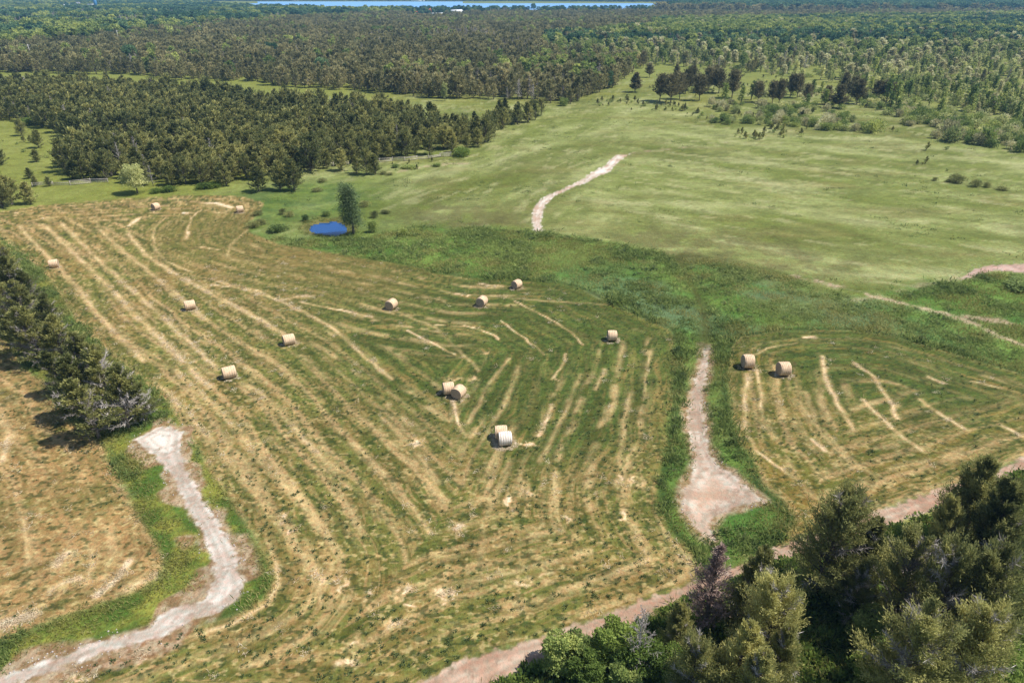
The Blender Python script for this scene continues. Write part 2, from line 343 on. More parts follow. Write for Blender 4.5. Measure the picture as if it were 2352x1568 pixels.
# ------------------------------------------------------------------ windrows traced on the ground (metres after WP)
STROKES = [  # outline points, width in metres, strength
 ([(45,520),(120,600),(200,690),(260,760),(330,830)],.35,.75), ([(100,515),(180,590),(250,660),(340,750),(420,830),(480,890)],.45,.85),
 ([(140,512),(230,600),(330,690),(430,780),(500,850)],.4,.8), ([(220,520),(300,590),(400,670),(470,735)],.35,.7),
 ([(290,530),(340,590),(420,640),(510,690),(600,735),(680,790)],.4,.8), ([(560,878),(600,903),(650,950),(720,1030),(800,1120)],.4,.8),
 ([(350,870),(430,950),(520,1050),(600,1150),(690,1270)],.45,.7), ([(400,850),(500,940),(600,1050),(700,1160),(780,1270)],.45,.6),
 ([(690,695),(760,710),(855,728)],.16,1.2), ([(640,692),(680,684),(720,680)],.25,1.1), ([(500,648),(640,690),(760,750),(900,870)],.3,.8),
 ([(938,757),(980,780),(1045,812)],.14,1.3), ([(1040,915),(1047,945),(1052,968),(1068,1000)],.16,1.2), ([(1045,738),(1130,762),(1148,776)],.12,1.2),
 ([(1100,651),(1130,654),(1155,656)],.15,1.5), ([(1300,812),(1292,838),(1268,872)],.15,1.1), ([(1388,848),(1376,875),(1368,893)],.16,1.4),
 ([(1268,930),(1255,962),(1235,1000)],.17,1.2), ([(1492,808),(1484,860),(1478,920)],.18,.7), ([(480,655),(590,668),(640,692)],.2,.9),
 ([(1450,900),(1430,980),(1425,1080)],.3,.5), ([(1330,860),(1290,960),(1240,1060)],.3,.5),([(1080,970),(1110,900),(1170,820)],.25,.5),
 ([(1190,840),(1160,930),(1110,1010)],.3,.5), ([(870,700),(1000,750),(1100,850)],.25,.4), ([(1400,700),(1250,690),(1090,675)],.2,.5),
 ([(1180,690),(1290,745),(1340,790)],.12,1.0), ([(1150,735),(1200,770),(1250,812)],.12,1.0), ([(1000,745),(1090,748)],.12,.9),
 ([(1075,678),(1040,673),(1160,682)],.1,1.1), ([(1010,1110),(960,1040),(880,960)],.35,.5), ([(1100,1290),(1120,1180),(1170,1060)],.35,.5),
 ([(660,1200),(690,1270),(740,1330)],.35,.8), ([(740,1340),(700,1400),(600,1460),(420,1530)],.3,.6), ([(800,1370),(740,1450),(560,1530)],.3,.6),
 ([(636,1335),(612,1392),(540,1428),(400,1470),(250,1520)],.25,.8), ([(640,1330),(632,1290),(610,1240)],.2,.8), ([(740,1390),(720,1330),(700,1240)],.3,.6),
 ([(228,1365),(250,1345),(275,1320),(296,1290)],.2,1.8), ([(372,1300),(350,1325),(290,1352)],.5,.8), ([(60,1300),(62,1240),(50,1190)],.2,.6),
 ([(205,1260),(212,1300),(200,1340)],.3,.6), ([(250,1210),(258,1270),(240,1330)],.35,.5), ([(-20,1440),(30,1425),(70,1412)],.35,2.0),
 ([(150,1275),(135,1290),(130,1300)],.28,1.9), ([(115,1358),(150,1340),(182,1330)],.22,1.5), ([(-10,940),(20,1000),(5,1060)],.4,.9),
 ([(1715,1000),(1740,1035),(1775,1062),(1830,1100)],.22,1.1), ([(1737,850),(1746,900),(1752,980)],.25,1.0), ([(1715,860),(1712,920),(1714,990)],.3,.9),
 ([(1780,840),(1790,900),(1800,960)],.25,.6), ([(1888,820),(1898,870),(1925,930),(1960,985)],.3,1.0), ([(1960,835),(2010,868),(2050,930),(2060,960)],.25,1.0),
 ([(1868,1008),(1892,1035)],.22,1.2), ([(1985,920),(2050,985),(2120,1032)],.25,.9), ([(2110,915),(2160,950),(2215,985)],.25,1.0), ([(2300,975),(2345,1000)],.25,1.1),
 ([(1845,777),(1872,776)],.15,1.7), ([(2130,866),(2165,880)],.15,1.2), ([(1960,1070),(1900,1010),(1850,940)],.3,.6), ([(2230,875),(2300,890)],.15,.9),
 ([(2050,1120),(1960,1060),(1880,980),(1850,900)],.3,.5), ([(1830,790),(1760,800),(1710,830)],.2,.6),
 ([(462,468),(500,468),(530,478)],.35,1.7), ([(530,480),(515,490),(495,488)],.25,1.5), ([(322,500),(310,508),(296,518)],.25,1.5), ([(345,480),(360,492),(350,494)],.12,1.0),
 ([(380,500),(362,515),(350,535),(356,560)],.2,.7), ([(462,482),(440,500),(430,530)],.2,.9), ([(432,532),(428,548)],.2,1.4), ([(75,507),(108,500)],.25,1.3),
 ([(280,506),(290,506)],.3,1.1), ([(35,490),(50,488)],.3,1.0), ([(460,565),(500,573)],.2,1.0), ([(600,500),(530,560),(520,590),(700,640)],.2,.4),
 ([(350,560),(380,600),(440,625)],.2,.7), ([(0,520),(60,620),(140,720)],.3,.5), ([(700,1010),(770,1110),(830,1230)],.35,.45)]
BLOBS = [(428,489,.5,.5,1.9),(700,681,.8,.35,1.5),(955,1015,.7,.45,1.7),(1208,1021,.7,.2,1.7),(1422,1100,.35,.6,1.3),(1448,1105,.25,.6,1.1),(1470,1108,.3,.5,.9),
 (1168,1150,.35,.5,1.7),(1432,1180,.35,.6,1.5),(1300,1190,.3,.5,1.6),(1052,1214,.5,.35,1.9),(1018,1363,.6,.5,1.5),(925,1358,.3,.6,1.5),(943,1391,.3,.25,1.7),(857,1361,.25,.25,1.6),
 (1200,1338,1.0,.3,1.1),(1250,1320,.6,.3,1.0),(1150,1010,.9,.5,1.0),(1210,1130,.3,.6,1.0),(650,1190,.25,.4,1.6),(665,1220,.2,.25,1.6),(320,1518,.8,.2,1.4),(180,1555,.7,.2,1.3),
 (745,1330,.6,.6,1.0),(790,1345,.3,.5,1.1),(1040,870,.9,.3,.9),(1085,868,.5,.3,1.1),(1418,1490,.4,.3,.6),(2050,928,.5,.5,1.3),(1275,870,.2,.3,1.2),(1118,806,.4,.3,1.1),(1005,685,.7,.25,.8),
 (820,1480,.6,.3,1.2),(905,1435,.8,.25,1.0),(800,1520,.7,.25,1.3),(1590,1290,1.2,1.2,.8),(1050,908,1.3,.9,.5),(1155,1012,1.3,.8,.5)]
STROKES = [(WP(p), w, s) for p, w, s in STROKES]
BLOBS = [(flat(u, v), a, b, s) for u, v, a, b, s in BLOBS]
def gauss(X, Y, u, v, r):
    p = flat(u, v); return np.exp(-(((X - p[0]) ** 2 + (Y - p[1]) ** 2) / r ** 2))

def straw_amount(X, Y, d_main, d_left, d_right):
    wob = (fbm(X / 7, Y / 7, 21, 3) - .5)
    s = np.zeros(X.shape)
    for P, w, k in STROKES:
        k = k + .08 * (k < .95); w = w * (1.25 if k > 1.3 else 1)
        lo = P.min(0) - 3; hi = P.max(0) + 3
        w = w * (1.4 if k > 1.1 else 1.05)
        q = (X > lo[0]) & (X < hi[0]) & (Y > lo[1]) & (Y < hi[1])
        if not q.any(): continue
        x, y = X[q], Y[q]
        d = pdist(x + (fbm(x / 1.6, y / 1.6, 31, 2) - .5) * .5, y + (fbm(x / 1.6, y / 1.6, 37, 2) - .5) * .5, P)
        gap = smooth(.28, .60, fbm(x / 2.6, y / 2.6, 41, 4)) * .55 + .45
        s[q] = np.maximum(s[q], k * np.exp(-(d / w) ** 2) * gap)
    for (px, py), a, b, k in BLOBS:
        q = (abs(X - px) < 4) & (abs(Y - py) < 4)
        if not q.any(): continue
        x = X[q] + (fbm(X[q] * 1.6, Y[q] * 1.6, 33, 3) - .5) * 1.6; y = Y[q] + (fbm(X[q] * 1.6, Y[q] * 1.6, 35, 3) - .5) * 1.6
        s[q] = np.maximum(s[q], k * np.exp(-((x - px) / a) ** 2 - ((y - py) / (b * 1.3)) ** 2))
    for d, per, amp in ((d_main, 3.1, .62), (d_left, 3.6, .35), (d_right, 3.2, .5)):
        ph = (d + wob * 1.6) / per
        row = np.clip(.5 + .5 * np.cos(2 * math.pi * ph), 0, 1) ** 5
        patch = smooth(.38, .70, fbm(X / 9, Y / 9, 55, 4)) * smooth(.3, .6, fbm(X / 1.4, Y / 1.4, 57, 3))
        s = np.maximum(s, np.where(d > .3, amp * row * patch, 0))
    return s

# ------------------------------------------------------------------ ground mesh
def build_ground():
    inv = np.concatenate([np.linspace(1 / 13.0, 1 / 27.0, 50)[:-1], np.linspace(1 / 27.0, 1 / 7000.0, 700)]); rho = 1 / inv
    NR, NC = len(rho), 860
    az = np.linspace(R(-52), R(52), NC)
    Rr, Az = np.meshgrid(rho, az, indexing='ij')
    X = np.tan(Az) * Rr; Y = Rr.copy()
    x = X.ravel(); y = Y.ravel(); z = height(x, y)
    d_main, d_left, d_right = sdist(x, y, F_MAIN), sdist(x, y, F_LEFT), sdist(x, y, F_RIGHT)
    edge = (fbm(x * .7, y * .7, 91, 3) - .5) * 1.6
    tw, tm, tf, rd = sdist(x, y, T_WEST), sdist(x, y, T_MID), sdist(x, y, T_FAR), sdist(x, y, ROAD)
    pe, pd = sdist(x, y, PATCH_E), sdist(x, y, POND)
    lk = sdist(x, y, LAKE); lu = sdist(x, y, LUSH); vw = sdist(x, y, VERGE_W); gr = sdist(x, y, GROVE); rw = sdist(x, y, ROW_W)
    n8 = fbm(x / 9, y / 9, 1, 4)[:, None]; n2 = fbm(x / 2.2, y / 2.2, 2, 4)[:, None]; n05 = fbm(x / .5, y / .5, 4, 3)[:, None]
    def wind(a, b, px, py):                                                  # noise drawn out along the line a-b
        p, q_ = flat(*a), flat(*b); t_ = math.atan2(q_[1] - p[1], q_[0] - p[0]); return (x * math.cos(t_) + y * math.sin(t_)) / px, (-x * math.sin(t_) + y * math.cos(t_)) / py
    wr = smooth(-5, 30, x - (y - 120) * .25)
    def flow(px, py, sd, o):
        return (fbm(*wind((1500, 420), (2300, 520), px, py), sd, o) * wr + fbm(*wind((900, 440), (1200, 330), px, py), sd + 1, o) * (1 - wr))[:, None]
    an = flow(17, 6, 6, 6)         # long wind-laid streaks
    an2 = flow(42, 16, 16, 4)
    rowd = fbm(x / 70, y / 70, 12, 3)[:, None]
    def mix(a, b, t): return a * (1 - t) + b * t
    def c(*k): return A(*k)[None, :]
    one = np.ones((len(x), 1))
    # open meadow
    col = mix(c(120, 130, 66) * one, c(156, 162, 104), smooth(.30, .72, an))
    col = mix(col, c(180, 178, 134), smooth(.58, .80, an) * .45)
    col = mix(col, c(104, 112, 52), smooth(.52, .72, an2) * .65)
    col = mix(col, c(132, 118, 76), smooth(.56, .75, fbm(x / 15, y / 5, 77, 4)[:, None]) * .35)
    col = mix(col, c(98, 108, 54), smooth(.52, .68, flow(5, 1.6, 79, 4)) * .45); col = mix(col, c(186, 182, 136), smooth(.60, .74, flow(7, 1.9, 83, 4)) * .45)
    yel = smooth(215, 300, y)[:, None] * .7
    col = mix(col, c(138, 140, 70), yel * smooth(.3, .7, n8))
    wl = (smooth(-40, -75, x) * smooth(120, 135, y))[:, None]                # rough pasture left of the wood
    col = mix(col, c(134, 140, 66), wl * .8)
    col = mix(col, c(132, 140, 70), smooth(300, 420, y)[:, None] * .8)
    # lush wet hollow
    L1 = smooth(-3.5, 2.5, lu + edge * 2)[:, None]
    lush = mix(c(86, 120, 54) * one, c(122, 148, 70), smooth(.35, .7, n2 * .5 + n8 * .5))
    lush = mix(lush, c(50, 78, 42), smooth(.5, .75, n2) * .6)
    blu = (gauss(x, y, 1500, 700, 14) + gauss(x, y, 1900, 710, 13))[:, None]
    lush = mix(lush, c(106, 128, 96), np.clip(blu, 0, 1) * smooth(.35, .6, an) * .8)
    lush = mix(lush, c(118, 128, 66), smooth(.5, .7, fbm(x / 12, y / 12, 66, 3)[:, None]) * .55)
    col = mix(col, lush, L1)
    fe = np.maximum(d_main, d_right); col = mix(col, c(58, 78, 38), (np.exp(-((fe + .5) / .45) ** 2) * (x > -25))[:, None] * .8)  # shade of the tall grass along the field edges, painted into the ground colour
    pg = (gauss(x, y, 900, 560, 16) + gauss(x, y, 620, 470, 14) + gauss(x, y, 740, 450, 14))[:, None]
    col = mix(col, mix(c(104, 126, 58) * one, c(74, 104, 50), smooth(.4, .6, n2)), np.clip(pg, 0, 1) * .75 * (1 - L1))
    dk = (gauss(x, y, 1000, 490, 9) + gauss(x, y, 1120, 500, 9) + gauss(x, y, 1650, 580, 12) + gauss(x, y, 1500, 560, 10) + gauss(x, y, 1800, 600, 10))[:, None]
    col = mix(col, c(112, 106, 70), np.clip(dk, 0, 1) * .6 * smooth(.3, .6, n2))
    # verges and hedge bottoms
    vg = mix(c(84, 108, 46) * one, c(140, 142, 66), smooth(.4, .65, n2))
    for dd in (vw, rw, gr):
        col = mix(col, vg, smooth(-.8, .8, dd + edge)[:, None])
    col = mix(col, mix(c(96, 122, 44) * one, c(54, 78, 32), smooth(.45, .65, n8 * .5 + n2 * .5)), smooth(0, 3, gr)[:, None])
    # hay fields
    S = straw_amount(x, y, d_main, d_left, d_right)[:, None]
    grn = (gauss(x, y, 1250, 720, 22) * 1.2 + gauss(x, y, 1000, 780, 16) * .6 + gauss(x, y, 1330, 900, 13) * .55 + gauss(x, y, 1200, 860, 12) * .5
           + gauss(x, y, 2150, 830, 14) * .9 + gauss(x, y, 1950, 790, 11) * .8 + gauss(x, y, 2000, 880, 14) * .35
           + gauss(x, y, 800, 650, 18) * .3 + gauss(x, y, 1230, 1010, 7) * .4)[:, None]
    gstr = fbm(x / 1.1, y / 1.1, 61, 4)[:, None]
    for dd, kind, PP in ((d_main, 0, F_MAIN), (d_left, 1, F_LEFT), (d_right, 2, F_RIGHT)):
        q = dd > -1.5; xq, yq, n2q, n8q, dq = x[q], y[q], n2[q], n8[q], dd[q]
        wst = (gauss(xq, yq, 600, 560, 14) + gauss(xq, yq, 480, 520, 10) + gauss(xq, yq, 800, 620, 12))[:, None]
        ad, asx = along(xq, yq, PP); wv = (fbm(xq / 8, yq / 8, 23, 3) - .5) * 2.4; oneq = np.ones((len(xq), 1)); gq = np.clip(grn[q], 0, .95); yl = yq[:, None]
        st1 = fbm((ad + wv) / .55, asx / 7.0, 201, 4)[:, None]; st2 = fbm((ad + wv) / .22, asx / 2.0, 203, 3)[:, None]; st3 = fbm((ad + wv) / 1.6, asx / 22, 205, 3)[:, None]
        base = mix(c(148, 126, 76) * oneq, c(120, 120, 62), smooth(.36, .58, n2q * .5 + n8q * .5))
        if kind == 1: base = mix(c(170, 138, 92) * oneq, c(136, 122, 72), smooth(.44, .66, n2q * .7 + n8q * .3))
        if kind == 2: base = mix(c(138, 118, 62) * oneq, c(104, 104, 48), smooth(.38, .60, n2q * .5 + n8q * .5))
        base = mix(base, mix(c(84, 102, 46) * oneq, c(66, 88, 40), smooth(.45, .6, st1)), gq * smooth(.2, .45, st1))
        base = mix(base, c(88, 92, 42), smooth(.50, .66, st1) * (.70 if kind != 1 else .35))
        base = mix(base, c(188, 156, 108), smooth(.50, .66, st3 * .3 + st2 * .7) * .6 * (1 - gq * .8))
        ph = ((ad + wv * .35) / 2.5)
        row = (np.clip(.5 + .5 * np.cos(2 * math.pi * ph), 0, 1) ** 7)[:, None]; mid_ = (np.clip(.5 - .5 * np.cos(2 * math.pi * ph), 0, 1) ** 3)[:, None]
        leftish = smooth(8, -10, xq + (yq - 60) * .25)[:, None] if kind == 0 else .8 * oneq
        base = mix(base, c(206, 172, 128), row * (.12 + .60 * leftish) * (.55 + .45 * smooth(35, 60, yl)) * (1 - np.clip(wst * 1.6, 0, .85)) * smooth(.28, .50, st1 * .4 + st3 * .6) * (1 - gq * .75))
        base = mix(base, c(82, 90, 42), mid_ * .45 * smooth(.42, .6, st3))
        base = mix(base, c(214, 188, 134), smooth(.60, .74, fbm(xq / .5, yq / .35, 71, 3)[:, None]) * .55 * (1 - gq))
        base = mix(base, c(54, 72, 36), smooth(.58, .70, fbm(xq / .42, yq / .30, 73, 2)[:, None]) * .7)
        base = mix(base, mix(c(132, 116, 68) * oneq, c(104, 102, 54), smooth(.4, .6, st1)), np.clip(wst, 0, 1) * .6)
        Sq = S[q]
        base = mix(base, mix(c(216, 186, 136) * oneq, c(242, 212, 174), smooth(.6, 1.2, Sq)), np.clip(Sq * (.45 + 1.1 * st2), 0, 1)); base = mix(base, c(252, 234, 208), smooth(1.2, 1.9, Sq))
        t = smooth(-.35, .35, dq + edge[q] * .5)[:, None]
        col[q] = mix(col[q], base, t)
    # bare soil beside the tracks, tracks themselves
    so = np.maximum(tw + 1.5 * smooth(.35, .7, fbm(x / 3, y / 3, 81, 2)), tm + .5)[:, None]
    grv = np.zeros(len(x))
    col = mix(col, mix(c(156, 124, 96) * one, c(190, 164, 140), smooth(.4, .6, n05)), smooth(-.5, .2, so + edge[:, None] * .5) * .85)
    edg = (fbm(x * 1.8, y * 1.8, 93, 3) - .5)
    for dd, ca, cb, cc in ((tw, (222, 208, 200), (246, 236, 230), (186, 168, 154)), (tm, (210, 190, 176), (230, 216, 204), (180, 154, 136)),
                       (tf - .22, (226, 214, 204), (246, 238, 232), (200, 166, 146)), (rd, (200, 168, 148), (222, 196, 178), (176, 142, 122)),
                       (pe, (210, 176, 166), (226, 200, 190), (180, 148, 134))):
        gc = mix(c(*ca) * one, c(*cb), smooth(.35, .65, n2)); gc = mix(gc, c(*cc), smooth(.50, .70, fbm(x / 1.5, y / 1.5, 95, 4)[:, None]) * .8)
        gc = mix(gc, c(150, 128, 112), smooth(.60, .72, fbm(x / .5, y / .5, 97, 3)[:, None]) * .5); gc = mix(gc, c(*cc) * .92, (np.exp(-((dd - .45) / .3) ** 2) * .6)[:, None])
        gc = mix(gc, c(*cc), (np.exp(-((dd - 1.15) / .16) ** 2) * .45)[:, None] * (1 if dd is rd or dd is tw else 0))
        w = .9
        t = smooth(-.12 * w * 2, .12 * w * 2, dd + edg * w)
        grv = np.maximum(grv, t)
        if dd is tm:
            pk = smooth(62, 50, y) * smooth(.5, 2.2, dd)
            gc = mix(gc, c(204, 170, 148), pk[:, None] * .75)
        col = mix(col, gc, t[:, None])
    # faint trodden tracks across the hollow
    for P, w, k in ((WP([(1825,630),(1865,641),(1960,668),(2110,706),(2180,720),(2260,732),(2352,742),(2500,760)]), .7, .95),
                    (WP([(2180,722),(2230,741),(2300,772),(2352,792),(2480,840)]), .6, .95),
                    (WP([(1960,690),(2080,668),(2130,652),(2205,640)]), .7, .35), (WP([(1267,540),(1245,535),(1232,530)]), .4, .6),
                    (WP([(1457,348),(1560,340),(1680,326)]), .5, .5), (WP([(900,396),(960,386),(1005,378),(1070,376)]), 1.0, .6)):
        d = pdist(x + edg * 1.5, y + edge, P)[:, None]
        col = mix(col, c(196, 172, 148), np.exp(-(d / w) ** 2) * k * smooth(.3, .55, n2))
    for P, w, k in ((WP([(1568,350),(1800,372),(1960,395),(2140,412),(2352,440)]), .7, .45), (WP([(1558,590),(1605,680),(1622,730),(1620,790)]), 1.0, .85),
                    (WP([(1560,583),(1700,600),(1830,636)]), .8, .5), (WP([(2352,560),(2100,480),(1800,470)]), 1.2, .2)):
        d = pdist(x + edge, y + edge, P)[:, None]
        col = mix(col, c(84, 88, 44), np.exp(-(d / w) ** 2) * k)
    mud = smooth(-2.0, -.2, pd + edge * .4)[:, None]
    col = mix(col, c(122, 108, 70), mud * .7)
    col = np.clip(col, 0.01, .9)
    reg = np.zeros(len(x), int)
    for i, dd in enumerate((d_main, d_left, d_right), 1): reg[dd > 0] = i
    for i, dd in ((4, tw), (5, tm), (6, tf), (7, rd), (8, pe)): reg[dd > 0] = i
    reg[pd > 0] = 9; reg[lk > 0] = 10
    z = np.where(reg == 9, -.33, z)
    pond_z = -.33
    z = np.where(reg == 10, -1.0, z)
    # faces
    idx = np.arange(NR * NC).reshape(NR, NC)
    F = np.stack([idx[:-1, :-1], idx[:-1, 1:], idx[1:, 1:], idx[1:, :-1]], -1).reshape(-1, 4)
    fr = reg[F].max(1)
    fr2 = np.median(reg[F], axis=1).astype(int)
    fr = np.where((fr >= 9), reg[F].min(1) * (reg[F].min(1) >= 9) + fr2 * (reg[F].min(1) < 9) * (fr2 < 9), fr2)
    names = {0: 'ground', 1: 'hay_field', 2: 'hay_field', 3: 'hay_field', 4: 'gravel_track', 5: 'gravel_track', 6: 'gravel_track', 7: 'road', 8: 'bare_patch', 9: 'pond_water', 10: 'lake_water'}
    labs = {0: 'green meadow and rough grass reaching back to the woods', 1: 'large mown hay field with pale windrows and most of the round bales',
            2: 'mown brownish hay field at the left edge beyond the cedar row', 3: 'mown hay field right of the middle stony track holding two bales',
            4: 'white stony track curving past the end of the cedar row', 5: 'pale stony track in the grassy dip widening to a pink turning area',
            6: 'white limestone track crossing the far meadow', 7: 'pinkish dirt road along the foot of the near cedars',
            8: 'bare pink stony patch at the right edge of the hollow', 9: 'small blue pond beside the tall green tree', 10: 'blue lake on the horizon behind the woods'}
    P3 = np.stack([x, y, z], 1)
    for r, nm in names.items():
        f = F[fr == r]
        if not len(f): continue
        u, inv_ = np.unique(f, return_inverse=True)
        me = bpy.data.meshes.new(nm); f2 = inv_.reshape(-1, 4)
        me.vertices.add(len(u)); me.vertices.foreach_set('co', P3[u].ravel())
        me.loops.add(f2.size); me.loops.foreach_set('vertex_index', f2.ravel())
        me.polygons.add(len(f2)); me.polygons.foreach_set('loop_start', np.arange(len(f2)) * 4); me.polygons.foreach_set('loop_total', np.full(len(f2), 4))
        me.polygons.foreach_set('use_smooth', np.ones(len(f2), bool))
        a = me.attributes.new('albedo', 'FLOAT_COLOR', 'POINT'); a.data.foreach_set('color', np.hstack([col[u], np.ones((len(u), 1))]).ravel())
        a = me.attributes.new('gravel', 'FLOAT', 'POINT'); a.data.foreach_set('value', grv[u])
        me.materials.append(M_POND if r == 9 else M_LAKE if r == 10 else M_GROUND)
        me.update(calc_edges=True)
        o = link(nm, me); tag(o, labs[r], kind='structure')
build_ground()

# ground behind and to the sides of the surveyed part
mb = MB()
for q in ([(-9000, -600), (9000, -600), (9000, 12.9), (-9000, 12.9)], [(-9000, 13), (-16.75, 13), (-8960, 6999), (-9000, 6999)], [(16.75, 13), (9000, 13), (9000, 6999), (8960, 6999)]):
    mb.add([(a, b, -.12) for a, b in q], [(0, 1, 2, 3)])
me = mb.quads_to('ground', [plain('meadow_plain', tuple(A(96, 112, 52)), tuple(A(140, 146, 80)), .08, .95, 0)])
tag(link('ground', me), 'meadow around and behind the surveyed fields', kind='structure')

# ------------------------------------------------------------------ plant models (each returns meshes for trunk and crown)
def unit(v): return v / (np.linalg.norm(v, axis=-1, keepdims=True) + 1e-9)
def cedar_parts(h=8.0, rad=2.4, nb=60, ns=12, nl=5, L=.32, Wd=.10, shape=0, dead=0, seed=0, lean=(0, 0), base=.06):
    """upright cedar: rising limbs set round a leaning stem, each carrying flat feathery sprays"""
    g = np.random.default_rng(seed)
    crown, trunk, bare = MB(), MB(), MB()
    ln = np.array([lean[0], lean[1], 0.0])
    stem = lambda t: np.outer(t, [0, 0, h]) + np.outer(np.asarray(t) ** 1.5, ln) + np.stack([.12 * np.sin(4 * np.asarray(t) + seed), .12 * np.cos(5 * np.asarray(t)), 0 * np.asarray(t)], 1)
    tt = np.linspace(-.02, .97, 7); trunk.tube(stem(np.clip(tt, 0, 1)) + np.outer(np.minimum(tt, 0), [0, 0, h]), [.05 * h ** .6 * (1.02 - t) + .012 for t in tt], 6, .3)
    for b in range(nb):
        t = base + (0.97 - base) * ((b + g.random()) / nb) ** 1.0
        az = b * 2.39996 + g.normal() * .5
        if shape == 0: prof = (1 - t) ** .75 * (.55 + .45 * min(1, t * 6))
        elif shape == 1: prof = math.sqrt(max(0, 1 - ((t - .38) / .64) ** 2)) * .95
        else: prof = (1 - t) ** .5 * .9 * (.5 + .5 * min(1, t * 5))
        lump = .72 + .55 * vn(np.array([az * 1.3 + seed]), np.array([t * 5]), seed)[0]
        r = rad * prof * lump * g.uniform(.8, 1.12) + .08
        o = stem(np.array([t * .96]))[0]; el = .25 + .9 * t + g.normal() * .14
        d = np.array([math.cos(az) * math.cos(el), math.sin(az) * math.cos(el), math.sin(el)])
        d2 = d.copy(); d2[2] += .45; d2 = unit(d2)
        q = np.array([0, .35, .7, 1.0]); bp = o + np.outer(q * r * .75, d) + np.outer((q ** 2) * r * .35, d2)
        isdead = g.random() < dead
        if r > .5: (bare if isdead else trunk).tube(bp, [.035 * r ** .6 * (1.05 - k) + .006 for k in q], 4, g.random())
        if isdead:
            n = int(ns * 1.6); s = g.uniform(.2, 1, n); P = o + s[:, None] * r * .75 * d + (s ** 2)[:, None] * r * .35 * d2
            D = unit(d + g.normal(size=(n, 3)) * .8 + [0, 0, .2]); bare.leaves(P, D, g.uniform(.25, .8, n) * min(1.0, r * .5), .045 if nb > 78 else .07)
            continue
        n = ns; s = g.uniform(.18, 1.0, n) ** .75
        P = o + s[:, None] * r * .75 * d + (s ** 2)[:, None] * r * .35 * d2 + g.normal(size=(n, 3)) * r * .07 * [1, 1, .6]
        side = unit(np.cross(d, [0, 0, 1.0]))
        sd = unit(d * .8 + side * g.uniform(-1.1, 1.1, n)[:, None] + np.array([0, 0, 1]) * g.uniform(-.15, .8, n)[:, None])
        sl = g.uniform(.5, 1.1, n) * (.28 * r + .2)
        tb = np.clip(g.normal(.5, .2) + g.normal(size=n) * .12, 0, 1)
        for k in range(nl):
            f = (k + .3) / nl
            Pk = P + sd * (sl * f)[:, None] + g.normal(size=(n, 3)) * .04
            Dk = unit(sd + g.normal(size=(n, 3)) * .45 + [0, 0, .15])
            crown.leaves(Pk, Dk, L * g.uniform(.7, 1.35, n), Wd * g.uniform(.7, 1.3, n), np.clip(tb + (f - .5) * .25 + g.normal(size=n) * .1, 0, 1))
    return crown, trunk, bare
def round_parts(h=7.0, rad=3.0, lumps=14, n=1800, L=.3, Wd=.18, seed=0, low=.22, squash=.8, column=False, lean=0.0):
    """broadleaf crown: limbs that carry uneven lobes of leaves"""
    g = np.random.default_rng(seed); crown, trunk = MB(), MB()
    trunk.tube([(0, 0, -.15), (.05, .02, h * .2), (lean * .3, .05, h * .45), (lean * .6, 0, h * .7)], [.04 * h ** .8 + .03, .03 * h ** .8 + .02, .022 * h ** .8 + .01, .012 * h ** .8], 6, .4)
    per = max(4, n // lumps)
    for k in range(lumps):
        t = (k + .5) / lumps; az = k * 2.39996 + g.normal() * .3
        z = h * (low + (1 - low) * (.12 + .80 * t))
        if column: rr = rad * .42 * g.uniform(.4, 1.2) * (1 - t * .5)
        else: rr = rad * .62 * math.sqrt(max(.02, 1 - ((z / h - low) / (1 - low) - .42) ** 2 * 2.1)) * g.uniform(.55, 1.12)
        c = np.array([math.cos(az) * rr + lean * z / h, math.sin(az) * rr, z])
        lr = rad * (.42 if not column else .55) * g.uniform(.75, 1.25) * (1.0 - .25 * t)
        if lumps < 30: trunk.tube([(0, 0, min(z * .6, h * .5)), c * [.6, .6, .9], c], [.015 * h ** .7, .01 * h ** .7, .005], 4, .4)
        v = unit(g.normal(size=(per, 3))); v[:, 2] = np.abs(v[:, 2]) * .9 - .25 * g.random(per); v = unit(v)
        rad_ = lr * (g.random(per) ** .35) * (.75 + .5 * vn(v[:, 0] * 3 + k, v[:, 1] * 3 + v[:, 2] * 2, seed + k))
        P = c + v * rad_[:, None] * [1, 1, squash]
        D = unit(v * .6 + g.normal(size=(per, 3)) * .7 + [0, 0, .1])
        crown.leaves(P, D, L * g.uniform(.7, 1.3, per), Wd * g.uniform(.7, 1.3, per), np.clip(g.normal(.5, .12) + g.normal(size=per) * .16 + v[:, 2] * .1, 0, 1))
    return crown, trunk
def dead_parts(h=7.0, rad=2.0, nb=40, seed=0, tw=12, fat=1.0):
    g = np.random.default_rng(seed); tr, br = MB(), MB()
    tr.tube([(0, 0, -.1), (.06, 0, h * .35), (-.04, .08, h * .7), (.05, 0, h * .99)], [.018 * h, .014 * h, .008 * h, .012], 6, .5)
    for b in range(nb):
        t = .12 + .85 * (b + g.random()) / nb; az = b * 2.4 + g.normal() * .5; r = rad * (1 - t) ** .6 * g.uniform(.4, 1.1) + .15; el = .2 + .8 * t + g.normal() * .2
        d = np.array([math.cos(az) * math.cos(el), math.sin(az) * math.cos(el), math.sin(el)])
        o = np.array([0, 0, h * t]); m = o + d * r * .5 + g.normal(size=3) * .05 * r; e = o + d * r + np.array([0, 0, .18 * r])
        br.tube([o, m, e], [.022 * r ** .5 * fat, .014 * fat, .006 * fat], 4, g.random())
        s = g.uniform(.2, 1, tw); P = o + s[:, None] * (e - o); D = unit(d + g.normal(size=(tw, 3)) * .8)
        br.leaves(P, D, g.uniform(.15, .5, tw) * max(.5, r * .6), .03 * fat)
    return br, tr
